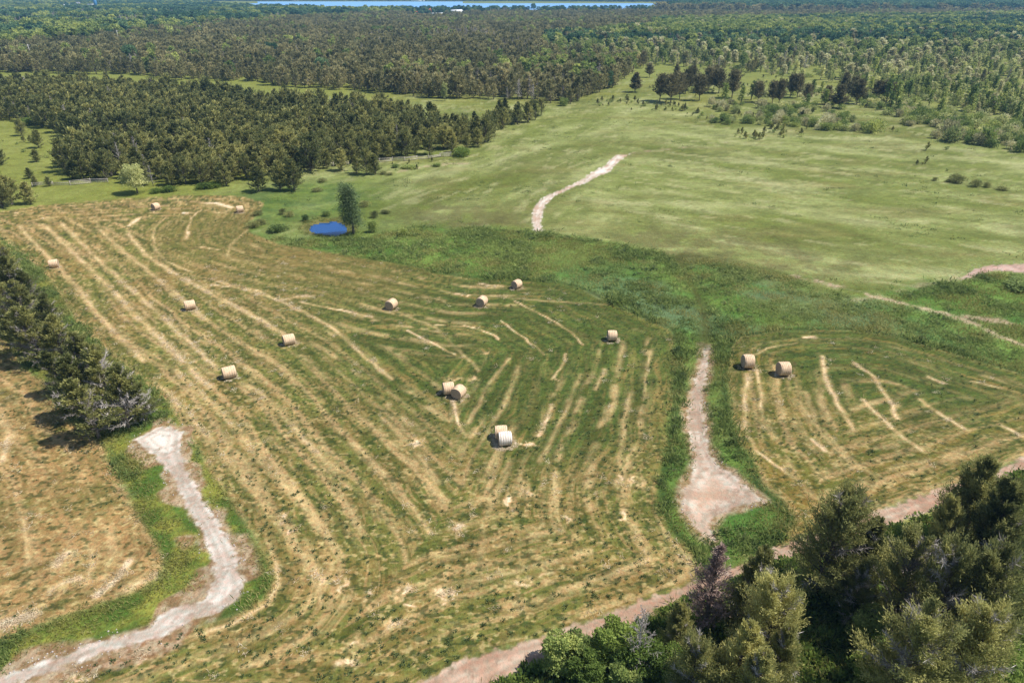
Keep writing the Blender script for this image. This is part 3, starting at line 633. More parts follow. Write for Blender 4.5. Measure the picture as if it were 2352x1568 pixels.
def bush_parts(h=1.6, rad=1.6, lumps=9, n=700, L=.22, Wd=.12, seed=0):
    g = np.random.default_rng(seed); crown, st = MB(), MB(); per = n // lumps
    for k in range(lumps):
        az = k * 2.4; rr = rad * .62 * math.sqrt((k + .3) / lumps) * g.uniform(.7, 1.1); lh = h * (1 - .45 * (rr / rad)) * g.uniform(.75, 1.05)
        c = np.array([math.cos(az) * rr, math.sin(az) * rr, lh * .5]); lr = np.array([rad * .42, rad * .42, lh * .52]) * g.uniform(.8, 1.2)
        st.tube([(0, 0, -.05), c * [.5, .5, .5], c], [.04, .025, .01], 4, .4)
        v = unit(g.normal(size=(per, 3))); v[:, 2] = np.where(v[:, 2] < -.4, -v[:, 2], v[:, 2]); P = c + v * lr * (g.random(per) ** .35)[:, None]
        P[:per // 3, 2] *= g.random(per // 3); P[:, 2] = np.maximum(P[:, 2], .04)
        crown.leaves(P, unit(v + g.normal(size=(per, 3)) * .7 + [0, 0, .3]), L * g.uniform(.7, 1.3, per), Wd * g.uniform(.7, 1.3, per), np.clip(g.normal(.5, .12) + g.normal(size=per) * .16, 0, 1))
    return crown, st
def grass_tuft(n=16, h=.55, spread=.35, w=.035, seed=0, bend=.5):
    g = np.random.default_rng(seed); m = MB()
    P = np.stack([g.normal(size=n) * spread, g.normal(size=n) * spread, np.full(n, -.04)], 1)
    D = unit(np.stack([g.normal(size=n) * bend, g.normal(size=n) * bend, np.ones(n)], 1))
    m.leaves(P, D, h * g.uniform(.6, 1.25, n), w * g.uniform(.7, 1.4, n), np.clip(g.normal(.5, .2, n), 0, 1), droop=.12); return m
def clump(n=26, r=.16, L=.12, w=.07, seed=0, z=.08):
    g = np.random.default_rng(seed); m = MB(); v = unit(g.normal(size=(n, 3))); v[:, 2] = np.abs(v[:, 2])
    m.leaves(v * r * g.random((n, 1)) * [1, 1, .7] + [0, 0, .01], unit(v + [0, 0, .4]), L, w, g.random(n)); return m
def straw_wisps(n=30, r=.35, seed=0):
    g = np.random.default_rng(seed); m = MB(); P = np.stack([g.normal(size=n) * r, g.normal(size=n) * r * .6, g.uniform(.02, .10, n)], 1)
    D = unit(np.stack([g.normal(size=n) + .4, g.normal(size=n) * .8, g.normal(size=n) * .16], 1)); m.leaves(P, D, g.uniform(.15, .42, n), .035, g.random(n)); return m

# ------------------------------------------------------------------ uncountable cover: one object each, its own models spread over its own points
def stuff(name, label, cat, protos, mats, pts, rz, sc, pick, tilt=.0):
    """protos: list of lists of (MB, material slot); pts Nx3"""
    me_b = MB(); pid = []
    for i, pr in enumerate(protos):
        for m, slot in pr:
            if not m.V: continue
            me_b.m = slot
            n0 = me_b.n
            Vv = np.vstack(m.V); off = me_b.n
            me_b.V.append(Vv); me_b.C.append(np.concatenate(m.C))
            for f in m.F: me_b.F.append(f + off); me_b.M.append(np.full(len(f), slot))
            me_b.n += len(Vv); pid.append(np.full(len(Vv), i + 1))
    me = me_b.quads_to(name, mats, loose=pts)
    pid = np.concatenate(pid + [np.zeros(len(pts), int)])
    n = len(pid); k = n - len(pts)
    def put(nm, typ, key, arr): a = me.attributes.new(nm, typ, 'POINT'); a.data.foreach_set(key, np.ascontiguousarray(arr, dtype=np.float32 if typ != 'INT' else np.int32).ravel())
    put('proto', 'INT', 'value', pid); put('pick', 'INT', 'value', np.concatenate([np.zeros(k), pick]))
    rot = np.zeros((n, 3)); rot[k:, 2] = rz; rot[k:, 0] = rng.normal(size=len(pts)) * tilt; rot[k:, 1] = rng.normal(size=len(pts)) * tilt; put('turn', 'FLOAT_VECTOR', 'vector', rot)
    S = np.ones((n, 3)); S[k:] = sc; put('size', 'FLOAT_VECTOR', 'vector', S)
    o = link(name, me); tag(o, label, cat, kind='stuff')
    ng = bpy.data.node_groups.new(name + '_spread', 'GeometryNodeTree')
    ng.interface.new_socket('Geometry', in_out='INPUT', socket_type='NodeSocketGeometry'); ng.interface.new_socket('Geometry', in_out='OUTPUT', socket_type='NodeSocketGeometry')
    gi = ng.nodes.new('NodeGroupInput'); go = ng.nodes.new('NodeGroupOutput'); L = ng.links.new
    def attr(nm, typ):
        a = ng.nodes.new('GeometryNodeInputNamedAttribute'); a.data_type = typ; a.inputs[0].default_value = nm
        return [q for q in a.outputs if q.enabled and q.name == 'Attribute'][0]
    pr = attr('proto', 'INT')
    def sel(i):
        c = ng.nodes.new('FunctionNodeCompare'); c.data_type = 'INT'; c.operation = 'EQUAL'
        ii = [q for q in c.inputs if q.type == 'INT']; L(pr, ii[0]); ii[1].default_value = i
        s = ng.nodes.new('GeometryNodeSeparateGeometry'); s.domain = 'POINT'; L(gi.outputs[0], s.inputs[0]); L(c.outputs[0], s.inputs[1]); return s.outputs[0]
    ginst = ng.nodes.new('GeometryNodeGeometryToInstance')
    for i in reversed(range(len(protos))): L(sel(i + 1), ginst.inputs[0])
    iop = ng.nodes.new('GeometryNodeInstanceOnPoints'); L(sel(0), iop.inputs['Points']); L(ginst.outputs[0], iop.inputs['Instance'])
    iop.inputs['Pick Instance'].default_value = True
    L(attr('pick', 'INT'), iop.inputs['Instance Index']); L(attr('turn', 'FLOAT_VECTOR'), iop.inputs['Rotation']); L(attr('size', 'FLOAT_VECTOR'), iop.inputs['Scale'])
    L(iop.outputs[0], go.inputs[0])
    md = o.modifiers.new('spread', 'NODES'); md.node_group = ng
    return o
def scatter(P, dens, inset=0.0, accept=None):
    lo, hi = P.min(0), P.max(0); n = int((hi[0] - lo[0]) * (hi[1] - lo[1]) * dens)
    x = rng.uniform(lo[0], hi[0], n); y = rng.uniform(lo[1], hi[1], n)
    k = sdist(x, y, P) > inset
    x, y = x[k], y[k]
    if accept is not None: k = rng.random(len(x)) < accept(x, y); x, y = x[k], y[k]
    return x, y
def with_z(x, y, dz=0): return np.stack([x, y, height(x, y) + dz], 1)
def in_view(x, y):
    z = y * math.cos(PITCH) + CAM_H * math.sin(PITCH)
    v = 784 - FPX * (y * math.sin(PITCH) - CAM_H * math.cos(PITCH)) / z
    return (np.abs(x) < z * .86 + 4) & (v < 1760) & (z > 1)
def off_track(x, y, m=.15):
    return (sdist(x, y, T_WEST) < -m) & (sdist(x, y, T_MID) < -m) & (sdist(x, y, ROAD) < -m) & (sdist(x, y, T_FAR) < -m) & (sdist(x, y, POND) < -.3)

TRODDEN = [WP([(1825,630),(1865,641),(1960,668),(2110,706),(2180,720),(2260,732),(2352,742),(2500,760)]), WP([(2180,722),(2230,741),(2300,772),(2352,792),(2480,840)]), WP([(1960,690),(2080,668),(2130,652),(2205,640)]), DITCH[:5]]
# tall grass
gp = [[(grass_tuft(18, .5, .32, .05, 1, .8), 0)], [(grass_tuft(18, .42, .36, .045, 2, .8), 1)], [(grass_tuft(22, .62, .34, .055, 3, .8), 0)], [(clump(34, .34, .2, .10, 4), 2)]]
xs, ys = [], []
for P, d in ((VERGE_W, 9), (ROW_W, 6), (LUSH, 4.0)):
    def acc(x, y):
        w = in_view(x, y) & off_track(x, y, .35) & (sdist(x, y, F_MAIN) < .1) & (sdist(x, y, F_RIGHT) < .1) & (sdist(x, y, F_LEFT) < .1)
        for Q in TRODDEN: w = w & (pdist(x, y, Q) > .75)
        bare = 1 - np.exp(-(np.maximum(0, -sdist(x, y, T_WEST) - .5) / 1.3) ** 2) * .92
        return w * bare * np.clip(70 / np.hypot(x, y), .15, 1) * (.35 + .9 * smooth(.35, .6, fbm(x / 3, y / 3, 101, 3)))
    x, y = scatter(P, d, 0.0, acc); xs.append(x); ys.append(y)
x = np.concatenate(xs); y = np.concatenate(ys); n = len(x)
k = rng.random(n); far = np.clip(np.hypot(x, y) / 70, 1, 1.7)
yel = fbm(x / 5, y / 5, 111, 3) + .25 * (np.hypot(x + 12, y - 35) < 22)
pick = np.where(yel > .55, 1, np.where(k < .5, 0, np.where(k < .9, 2, 3)))
sc = (rng.uniform(.7, 1.3, n) * (.65 + .7 * fbm(x / 6, y / 6, 113, 2)) * far)[:, None] * np.ones((1, 3)); sc[:, 2] = sc[:, 2] / far ** .7
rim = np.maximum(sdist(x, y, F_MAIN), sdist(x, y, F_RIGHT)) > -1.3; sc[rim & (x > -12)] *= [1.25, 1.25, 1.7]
print('tall grass', n)
stuff('tall_grass', 'tall uncut green grass along the tracks and filling the damp hollow', 'grass', gp, [M_GRASS, M_GRASS_Y, M_TUFT], with_z(x, y), rng.uniform(0, 6.28, n), sc, pick, .1)

# understorey below the near cedars
x, y = scatter(GROVE, 7, .25, lambda x, y: in_view(x, y) * 1.0)
n = len(x); print('understorey', n)
gp = [[(clump(46, .42, .28, .16, 5), 0)], [(grass_tuft(18, .7, .3, .05, 6), 1)], [(clump(60, .6, .3, .18, 7), 0)]]
stuff('undergrowth', 'bright green weeds and brambles below the near cedars', 'undergrowth', gp, [M_SHRUB, M_GRASS_Y], with_z(x, y), rng.uniform(0, 6.28, n),
      rng.uniform(.6, 1.4, n)[:, None] * np.ones((1, 3)), rng.integers(0, 3, n), .1)

# meadow tussocks
MEADOW = WP([(560,460),(850,440),(1000,350),(1160,290),(1300,250),(1450,180),(1700,200),(2600,300),(2700,640),(1960,690),(1500,575),(850,545),(600,540)])
x, y = scatter(MEADOW, .5, 0, lambda x, y: in_view(x, y) * off_track(x, y, .6) * smooth(.50, .72, fbm(x / 8, y / 8, 121, 4)) * .5 * np.clip(120 / np.hypot(x, y), 0, 1))
n = len(x); print('tussocks', n)
gp = [[(grass_tuft(20, .5, .45, .07, 8), 0)], [(grass_tuft(20, .4, .5, .07, 9), 1)], [(clump(30, .4, .25, .14, 10), 2)]]
gp = [[(grass_tuft(14, .30, .45, .07, 8), 0)], [(grass_tuft(14, .26, .5, .07, 9), 1)], [(grass_tuft(18, .34, .4, .08, 10), 2)]]
stuff('meadow_tussocks', 'scattered rough tussocks across the pale green meadow', 'grass', gp, [M_GRASS, M_GRASS_Y, M_TUFT], with_z(x, y), rng.uniform(0, 6.28, n),
      rng.uniform(.6, 1.5, n)[:, None] * np.ones((1, 3)), rng.integers(0, 3, n), .1)

# dark weeds and loose straw on the mown fields
X, Y, Z3 = [], [], []
for P, d in ((F_MAIN, 2.4), (F_LEFT, 2.0), (F_RIGHT, 1.5)):
    x, y = scatter(P, d, .3, lambda x, y: in_view(x, y) * np.clip((85 - y) / 55, .04, 1) * (.15 + .85 * smooth(.38, .6, fbm(x / 8, y / 8, 131, 3)))); X.append(x); Y.append(y)
x = np.concatenate(X); y = np.concatenate(Y); n = len(x); print('weeds', n)
gp = [[(clump(22, .15, .12, .07, 11), 0)], [(clump(30, .2, .13, .08, 12), 0)]]
stuff('field_weeds', 'small dark green weeds dotted over the mown hay fields', 'weeds', gp, [M_TUFT], with_z(x, y), rng.uniform(0, 6.28, n),
      rng.uniform(.3, 1.0, n)[:, None] * np.ones((1, 3)), rng.integers(0, 2, n), .1)
X, Y = [], []
for P, d in ((F_MAIN, 16), (F_LEFT, 16), (F_RIGHT, 14)):
    lo, hi = P.min(0), P.max(0); m = int((hi[0] - lo[0]) * (hi[1] - lo[1]) * d); x = rng.uniform(lo[0], hi[0], m); y = rng.uniform(lo[1], hi[1], m)
    k = in_view(x, y) & (np.hypot(x, y) < 115); x, y = x[k], y[k]
    dm, dl, dr = sdist(x, y, F_MAIN), sdist(x, y, F_LEFT), sdist(x, y, F_RIGHT)
    k = np.maximum(np.maximum(dm, dl), dr) > .2; x, y, dm, dl, dr = x[k], y[k], dm[k], dl[k], dr[k]
    s = straw_amount(x, y, dm, dl, dr); k = rng.random(len(x)) < np.clip(s - .5, 0, 1) * .42 + .004; X.append(x[k]); Y.append(y[k])
x = np.concatenate(X); y = np.concatenate(Y); n = len(x); print('straw', n)
gp = [[(straw_wisps(26, .3, 13), 0)], [(straw_wisps(34, .38, 14), 0)]]
stuff('loose_straw', 'loose pale straw left in rows on the mown hay fields', 'straw', gp, [M_STRAW], with_z(x, y), rng.uniform(0, 6.28, n),
      rng.uniform(.6, 1.2, n)[:, None] * np.ones((1, 3)), rng.integers(0, 2, n), .05)

# ------------------------------------------------------------------ round bales
def bale_mats():
    m, t, out = nodes('bale_side'); L = t.links.new
    tc = N(t, 'ShaderNodeTexCoord'); nz = N(t, 'ShaderNodeTexNoise'); nz.inputs['Scale'].default_value = 5; nz.inputs['Detail'].default_value = 8
    mp = N(t, 'ShaderNodeMapping'); mp.inputs['Scale'].default_value = (6.0, .6, .6); L(tc.outputs['Object'], mp.inputs[0]); L(mp.outputs[0], nz.inputs['Vector'])
    n2 = N(t, 'ShaderNodeTexNoise'); n2.inputs['Scale'].default_value = 22; n2.inputs['Detail'].default_value = 4; L(tc.outputs['Object'], n2.inputs['Vector'])
    ad = N(t, 'ShaderNodeMath', operation='MULTIPLY_ADD'); ad.inputs[1].default_value = .45; L(n2.outputs['Fac'], ad.inputs[0]); L(nz.outputs['Fac'], ad.inputs[2])
    r = rampn(t, [(.42, (.26, .15, .08)), (.60, (.58, .38, .22)), (.85, (.80, .61, .42))]); L(ad.outputs[0], r.inputs[0])
    d = N(t, 'ShaderNodeBsdfPrincipled'); d.inputs['Roughness'].default_value = .85; L(r.outputs[0], d.inputs['Base Color'])
    bp = N(t, 'ShaderNodeBump'); bp.inputs['Strength'].default_value = .6; bp.inputs['Distance'].default_value = .04; L(ad.outputs[0], bp.inputs['Height']); L(bp.outputs[0], d.inputs['Normal'])
    L(d.outputs[0], out.inputs[0])
    e, t, out = nodes('bale_end'); L = t.links.new
    tc = N(t, 'ShaderNodeTexCoord'); mp = N(t, 'ShaderNodeMapping'); mp.inputs['Scale'].default_value = (0, 1, 1); L(tc.outputs['Object'], mp.inputs[0])
    w = N(t, 'ShaderNodeTexWave', wave_type='RINGS', rings_direction='X'); w.inputs['Scale'].default_value = 3.2; w.inputs['Distortion'].default_value = 2.2; w.inputs['Detail'].default_value = 3
    L(mp.outputs[0], w.inputs['Vector'])
    n2 = N(t, 'ShaderNodeTexNoise'); n2.inputs['Scale'].default_value = 14; n2.inputs['Detail'].default_value = 6; L(tc.outputs['Object'], n2.inputs['Vector'])
    mx = N(t, 'ShaderNodeMath', operation='MULTIPLY_ADD'); mx.inputs[1].default_value = .35; L(w.outputs['Fac'], mx.inputs[0]); L(n2.outputs['Fac'], mx.inputs[2])
    r = rampn(t, [(.35, (.16, .105, .065)), (.65, (.36, .26, .17)), (.9, (.55, .43, .30))]); L(mx.outputs[0], r.inputs[0])
    d = N(t, 'ShaderNodeBsdfPrincipled'); d.inputs['Roughness'].default_value = .9; L(r.outputs[0], d.inputs['Base Color'])
    bp = N(t, 'ShaderNodeBump'); bp.inputs['Strength'].default_value = .7; bp.inputs['Distance'].default_value = .04; L(mx.outputs[0], bp.inputs['Height']); L(bp.outputs[0], d.inputs['Normal'])
    L(d.outputs[0], out.inputs[0])
    return m, e
M_BSIDE, M_BEND = bale_mats()
M_NET = plain('net_wrap', (.60, .52, .44), (.84, .78, .70), 7, .8, .5, stretch=(2, 1, 1))
M_TWINE = plain('twine', (.30, .20, .12), (.5, .38, .26), 9, .9, 0)
def bale(loc, rz, dia, length, label, side=M_BSIDE, seed=0, group='round hay bales left on the mown fields'):
    r = dia / 2; t = empty('hay_bale', (loc[0], loc[1], loc[2] + r * .955), rz); tag(t, label, 'hay bale', group)
    g = np.random.default_rng(seed)
    m = MB(); K, Q = 40, 13; V = []
    for i in range(Q):
        u = -1 + 2 * i / (Q - 1); rr = r * (1 - .06 * abs(u) ** 6) * (1 + .012 * math.sin(i * 2.3 + seed))
        for j in range(K):
            a = 2 * math.pi * j / K; q = rr * (1 + .018 * math.sin(3 * a + seed + i * .4) + g.normal() * .006)
            z = math.sin(a) * q; z = max(z, -r * .955)
            V.append((u * length / 2, math.cos(a) * q, z))
    m.add(V, [(i * K + j, (i + 1) * K + j, (i + 1) * K + (j + 1) % K, i * K + (j + 1) % K) for i in range(Q - 1) for j in range(K)])
    link('bale_roll', m.quads_to('bale_roll', [side], True), t)
    for sgn in (-1, 1):
        e = MB(); V = []; rings = 8
        for i in range(rings):
            f = 1 - i / (rings - 1) * .98
            for j in range(K):
                a = 2 * math.pi * j / K; q = r * .942 * f; z = max(math.sin(a) * q, -r * .953)
                V.append((sgn * (length / 2 + .002 + .05 * math.sin(min(1, (1 - f) * 3) * 1.57) + g.normal() * .008), math.cos(a) * q, z))
        F = [(i * K + j, (i + 1) * K + j, (i + 1) * K + (j + 1) % K, i * K + (j + 1) % K) for i in range(rings - 1) for j in range(K)]
        if sgn > 0: F = [f[::-1] for f in F]
        e.add(V, F); link('bale_end', e.quads_to('bale_end', [M_BEND], True), t)
    w = MB()                                                # bands of wrap standing a little proud
    for u in (-.72, -.36, 0.02, .4, .74):
        P = [(u * length / 2 + .01 * math.sin(j), math.cos(2 * math.pi * j / 32) * r * 1.022, max(math.sin(2 * math.pi * j / 32) * r * 1.022, -r * .95)) for j in range(33)]
        w.tube(P, [.013] * 33, 4)
    link('wrap_band', w.quads_to('wrap_band', [M_TWINE]), t)
    return t
# sighted centre on the ground side of each bale, turn, diameter, length, description
BALES = [
 ((123,605),22,1.35,1.30,'round bale lying side-on nearest the cedar row in the top left of the mown field'),
 ((357,474),62,1.45,1.25,'farthest left round bale with its end showing, in front of the pale round-crowned tree'),
 ((551,480),24,1.35,1.25,'far round bale beside a spread of pale straw, left of the pond'),
 ((436,700),30,1.35,1.35,'round bale in the left middle of the field, second from the cedar row'),
 ((663,779),30,1.40,1.40,'side-on round bale between the left bales and the touching middle pair'),
 ((526,854),30,1.45,1.45,'round bale lying side-on, nearest the dead grey cedar and lowest on the left side'),
 ((899,698),68,1.45,1.35,'round bale with shaded end and straw at its foot, left of two upper bales'),
 ((1107,691),66,1.45,1.30,'round bale with shaded end showing on the dark green part of the field'),
 ((1187,652),48,1.35,1.25,'small looking round bale just below the edge of the tall grass'),
 ((1406,770),2,1.40,1.15,'single round bale standing alone at the upper right of the main field'),
 ((1718,829),3,1.72,1.20,'left one of the two big banded bales in the right hand field'),
 ((1800,846),5,1.70,1.25,'right one of the two big banded bales in the right hand field'),
 ((1030,891),14,1.45,1.20,'rear bale of the touching pair in the middle of the field'),
 ((1053,899),64,1.45,1.25,'front bale of the touching pair, its brown end turned to the left'),
 ((1151,992),2,1.45,1.20,'banded bale half hidden behind the white wrapped one'),
 ((1160,1006),8,1.45,1.30,'white wrapped bale with frayed straw round its foot')]
for i, ((u, v), rz, dia, ln, lab) in enumerate(BALES):
    x, y, z = G(u, v, dia * .47)
    b = bale((x, y, z), R(rz), dia * .96, ln * .96, lab, M_NET if i == 15 else M_BSIDE, i)
# straw wisps frayed round the bales
P = []
for i, ((u, v), rz, dia, ln, lab) in enumerate(BALES):
    x, y, z = G(u, v, dia * .47)
    for k in range(70 if i == 15 else 26 if i in (6, 14, 13, 1, 11) else 20):
        a = rng.uniform(0, 6.28); rr = rng.uniform(.7, 1.15); P.append((x + math.cos(a) * rr, y + math.sin(a) * rr * .9 - .1, 0))
P = np.array(P); n = len(P)
stuff('frayed_straw', 'frayed pale straw lying round the feet of the bales', 'straw', [[(straw_wisps(30, .2, 15), 0)]], [M_STRAW], with_z(P[:, 0], P[:, 1], .01),
      rng.uniform(0, 6.28, n), rng.uniform(.5, .9, n)[:, None] * np.ones((1, 3)), np.zeros(n, int), .1)

# ------------------------------------------------------------------ trees and bushes as things of their own
class Kind:
    """one model of a plant: parts (name, mesh); every plant built from it is an Empty with its own part objects"""
    def __init__(s, name, cat, parts): s.name, s.cat, s.parts = name, cat, parts
    def place(s, x, y, rz, sc, label, group, tilt=(0, 0)):
        t = empty(s.name, (x, y, hz(x, y) - .03), rz, sc); t.rotation_euler = (tilt[0], tilt[1], rz)
        tag(t, label, s.cat, group)
        for nm, me in s.parts: link(nm, me, t)
        return t
def cedar_kind(name, mat, cat='cedar tree', **kw):
    c, t, b = cedar_parts(**kw); P = [('trunk', t.quads_to('trunk', [M_BARK])), ('crown', c.quads_to('crown', [mat]))]
    if b.V: P.append(('dead_branches', b.quads_to('dead_branches', [M_DEAD])))
    k = Kind(name, cat, P); k.h = kw.get('h', 8.0); return k
def round_kind(name, cat, mat, **kw):
    c, t = round_parts(**kw); k = Kind(name, cat, [('trunk', t.quads_to('trunk', [M_BARK])), ('crown', c.quads_to('crown', [mat]))]); k.h = kw.get('h', 7.0); return k
def dead_kind(name, mat=None, **kw):
    b, t = dead_parts(**kw); k = Kind(name, 'dead tree', [('trunk', t.quads_to('trunk', [M_GREYWOOD])), ('branches', b.quads_to('branches', [mat or M_DEAD]))]); k.h = kw.get('h', 7.0); return k
def bush_kind(name, mat, **kw):
    c, t = bush_parts(**kw); k = Kind(name, 'bush', [('stems', t.quads_to('stems', [M_BARK])), ('leaves', c.quads_to('leaves', [mat]))]); k.h = kw.get('h', 1.6); return k
def ground_under(u, v, h):                                   # foot of something whose top, h above ground, is sighted at u, v
    return G(u, v, h)[:2]
def put(kind, u, v, h, label, group=None, top=False, rz=None, wide=1.0, tilt=(0, 0)):
    if kind in NEAR and top: wide *= .78
    x, y = (ground_under(u, v, h) if top else G(u, v)[:2]); k = h / kind.h
    return kind.place(x, y, rng.uniform(0, 6.28) if rz is None else rz, (k * wide, k * wide, k), label, group, tilt)

# near cedars: finely leaved
NEAR = [cedar_kind('cedar_tree', M_CEDARN, h=9, rad=3.0, nb=85, ns=62, nl=7, L=.24, Wd=.07, shape=sh, dead=dd, seed=sd, lean=ln) for sh, dd, sd, ln in
        ((2, .10, 201, (.4, 0)), (1, .16, 202, (-.3, .2)), (0, .10, 203, (.3, .3)), (1, .40, 204, (.2, -.3)))]
ROWK = [cedar_kind('cedar_tree', M_CEDAR, h=8, rad=2.9, nb=80, ns=36, nl=6, L=.30, Wd=.09, shape=sh, dead=dd, seed=sd, lean=ln) for sh, dd, sd, ln in
        ((0, .25, 211, (.9, 0)), (2, .34, 212, (.7, .2)), (0, .6, 213, (.8, .3)))]
g_near = 'cedars crowding the near corner below the dirt road'
SPIN = 0
NR_TREES = [  # top of crown u, v, height m, model, width, label
 (1655,1236,8.5,'rust','reddish brown dying cedar at the left end of the near grove'),
 (1742,1262,8.0,0,1.0,'olive cedar just right of the reddish dying one'),
 (1930,1148,8.8,1,1.12,'broad dark cedar overhanging the dirt road, left of the big corner cedar'),
 (2012,1185,7.5,0,1.0,'narrower cedar leaning on the right flank of the broad roadside cedar'),
 (2288,1040,10.0,2,1.05,'tallest dark cedar standing beside the road at the right edge'),
 (2355,1120,9.5,0,1.1,'dark cedar cut by the right edge behind the tallest roadside one'),
 (2210,1155,7.5,0,.9,'small dark cedar tucked left of the tallest roadside one'),
 (2125,1235,8.5,3,1.0,'cedar with many bare grey twigs in the upper part of the near grove'),
 (2225,1285,9.0,3,1.0,'greyish cedar with pale bare boughs at the right of the near grove'),
 (2330,1300,9.0,1,1.0,'olive cedar at the right edge below the tallest roadside one'),
 (1990,1300,5.2,3,1.0,'cedar with curling dead branches above the bright grassy gap'),
 (2150,1395,9.0,3,1.05,'large grey-twigged cedar low in the middle of the near grove'),
 (2275,1420,8.5,1,1.0,'olive cedar near the bottom right corner'),
 (1800,1350,8.0,1,1.0,'cedar in the left half of the grove with dark hollows in its crown'),
 (1810,1430,7.0,0,.9,'yellowish cedar left of the bright grassy gap'),
 (1700,1420,8.0,2,1.0,'cedar below the reddish dying one'),
 (1770,1500,7.5,0,1.0,'cedar cut by the bottom edge under the left half of the grove'),
 (1570,1385,5.0,0,1.0,'small cedar at the roadside left of the reddish dying one'),
 (1610,1480,6.0,1,1.0,'dark cedar near the bottom edge left of the middle of the grove')]
RUSTK = cedar_kind('cedar_tree', M_RUST, h=9, rad=2.0, nb=110, ns=24, nl=5, L=.22, Wd=.05, shape=0, dead=.45, seed=231, lean=(.3, 0))
RUSTK.parts[2][1].materials[0] = M_RUST
for e in NR_TREES:
    if e[3] == 'rust': put(RUSTK, e[0], e[1], e[2], e[4], g_near, top=True)
    else: put(NEAR[e[3]], e[0], e[1], e[2], e[5], g_near, top=True, wide=e[4], tilt=(rng.normal() * .04, rng.normal() * .04))
DEADN = dead_kind('dead_tree', h=8, rad=2.2, nb=70, seed=241, tw=22)
put(DEADN, 1480, 1398, 6.5, 'thin grey dead tree with bare branches beside the road', None, top=True)
put(DEADN, 2165, 1245, 7.0, 'bare silvery dead tree poking out of the near cedars', None, top=True)
SHR = [round_kind('shrub', 'shrub', M_SHRUB, h=3, rad=1.7, lumps=14, n=5200, L=.17, Wd=.11, seed=251 + i, low=.05, squash=.8) for i in range(2)]
SHD = [round_kind('shrub', 'shrub', M_DECID, h=3, rad=1.6, lumps=14, n=5200, L=.17, Wd=.11, seed=255 + i, low=.05, squash=.8) for i in range(2)]
SHRUBS = [(1288,1458,3.0,'d','pair-topped dark shrub sticking up into the road, leftmost of the near shrubs'), (1325,1462,2.6,'d','upright dark shrub just right of the leftmost one at the roadside'),
 (1410,1440,3.2,'g','leafy green shrub at the verge under the thin grey dead tree'), (1470,1470,3.2,'g','green shrub on the bank below the dead roadside tree'),
 (1350,1515,2.6,'g','bright shrub at the bottom edge beside the dirt road'), (1530,1500,3.0,'g','light green shrub low down, left of the near cedars'), (1440,1530,2.6,'d','dark green shrub cut by the bottom edge'),
 (2105,1215,2.8,'g','rounded light green shrub at the roadside left of the fallen pale rail'), (2010,1400,3.0,'d','leafy shrub inside the bright gap of the near grove'),
 (2075,1480,3.4,'g','bright shrub in the grassy gap of the near grove'), (2180,1500,3.4,'d','shrub below the large grey-twigged cedar'), (2300,1480,4.0,'g','tall bright green shrub in the bottom right corner'),
 (2010,1520,2.8,'g','yellow-green shrub at the bottom edge of the grassy gap'), (1965,1350,2.5,'g','small shrub on the left rim of the grassy gap'), (2130,1545,3.0,'g','bright bramble shrub at the bottom edge under the grove'),
 (2240,1540,3.2,'d','dark shrub at the bottom edge near the right corner')]
for i, (u, v, h, k, lab) in enumerate(SHRUBS): put((SHR if k == 'g' else SHD)[i % 2], u, v, h, lab, 'shrubs among the near cedars', top=True)

g_row = 'cedars in the row between the two left hay fields'
for u, v, h, k, lab in [
 (300,985,7.0,1,'cedar at the lower end of the row, next to the start of the white track'), (225,1005,7.2,0,'broad cedar low in the row with its shadow on the left field'),
 (265,950,8.2,2,'dead grey cedar full of bare twigs near the lower end of the row'), (335,965,5.2,0,'small cedar leaning over the start of the white track'), (190,960,7.0,1,'cedar behind the broad one low in the row'),
 (150,905,5.5,0,'short cedar on the left field side of the row, below the gap'), (225,900,7.5,2,'partly dead cedar just below the gap in the row'),
 (100,835,7.6,1,'large cedar just above the gap in the row'), (55,815,6.0,0,'cedar spreading over the edge of the left field above the gap'), (150,830,6.5,0,'cedar leaning towards the main field above the gap'),
 (75,760,7.5,2,'cedar with a bare grey top in the middle of the row'), (25,745,6.5,1,'dark cedar by the left edge in the middle of the row'), (120,770,6.0,0,'cedar on the main field side in the middle of the row'),
 (45,690,7.0,0,'cedar in the upper middle of the row'), (-10,690,7.5,1,'cedar cut by the left edge, upper middle of the row'), (20,640,6.5,0,'cedar near the upper end of the row'),
 (-25,620,7.0,1,'uppermost cedar of the row, cut by the left edge'), (80,705,5.5,1,'low cedar beside the main field in the upper part of the row')]:
    put(ROWK[k], u, v, h, lab, g_row, wide=1.08)

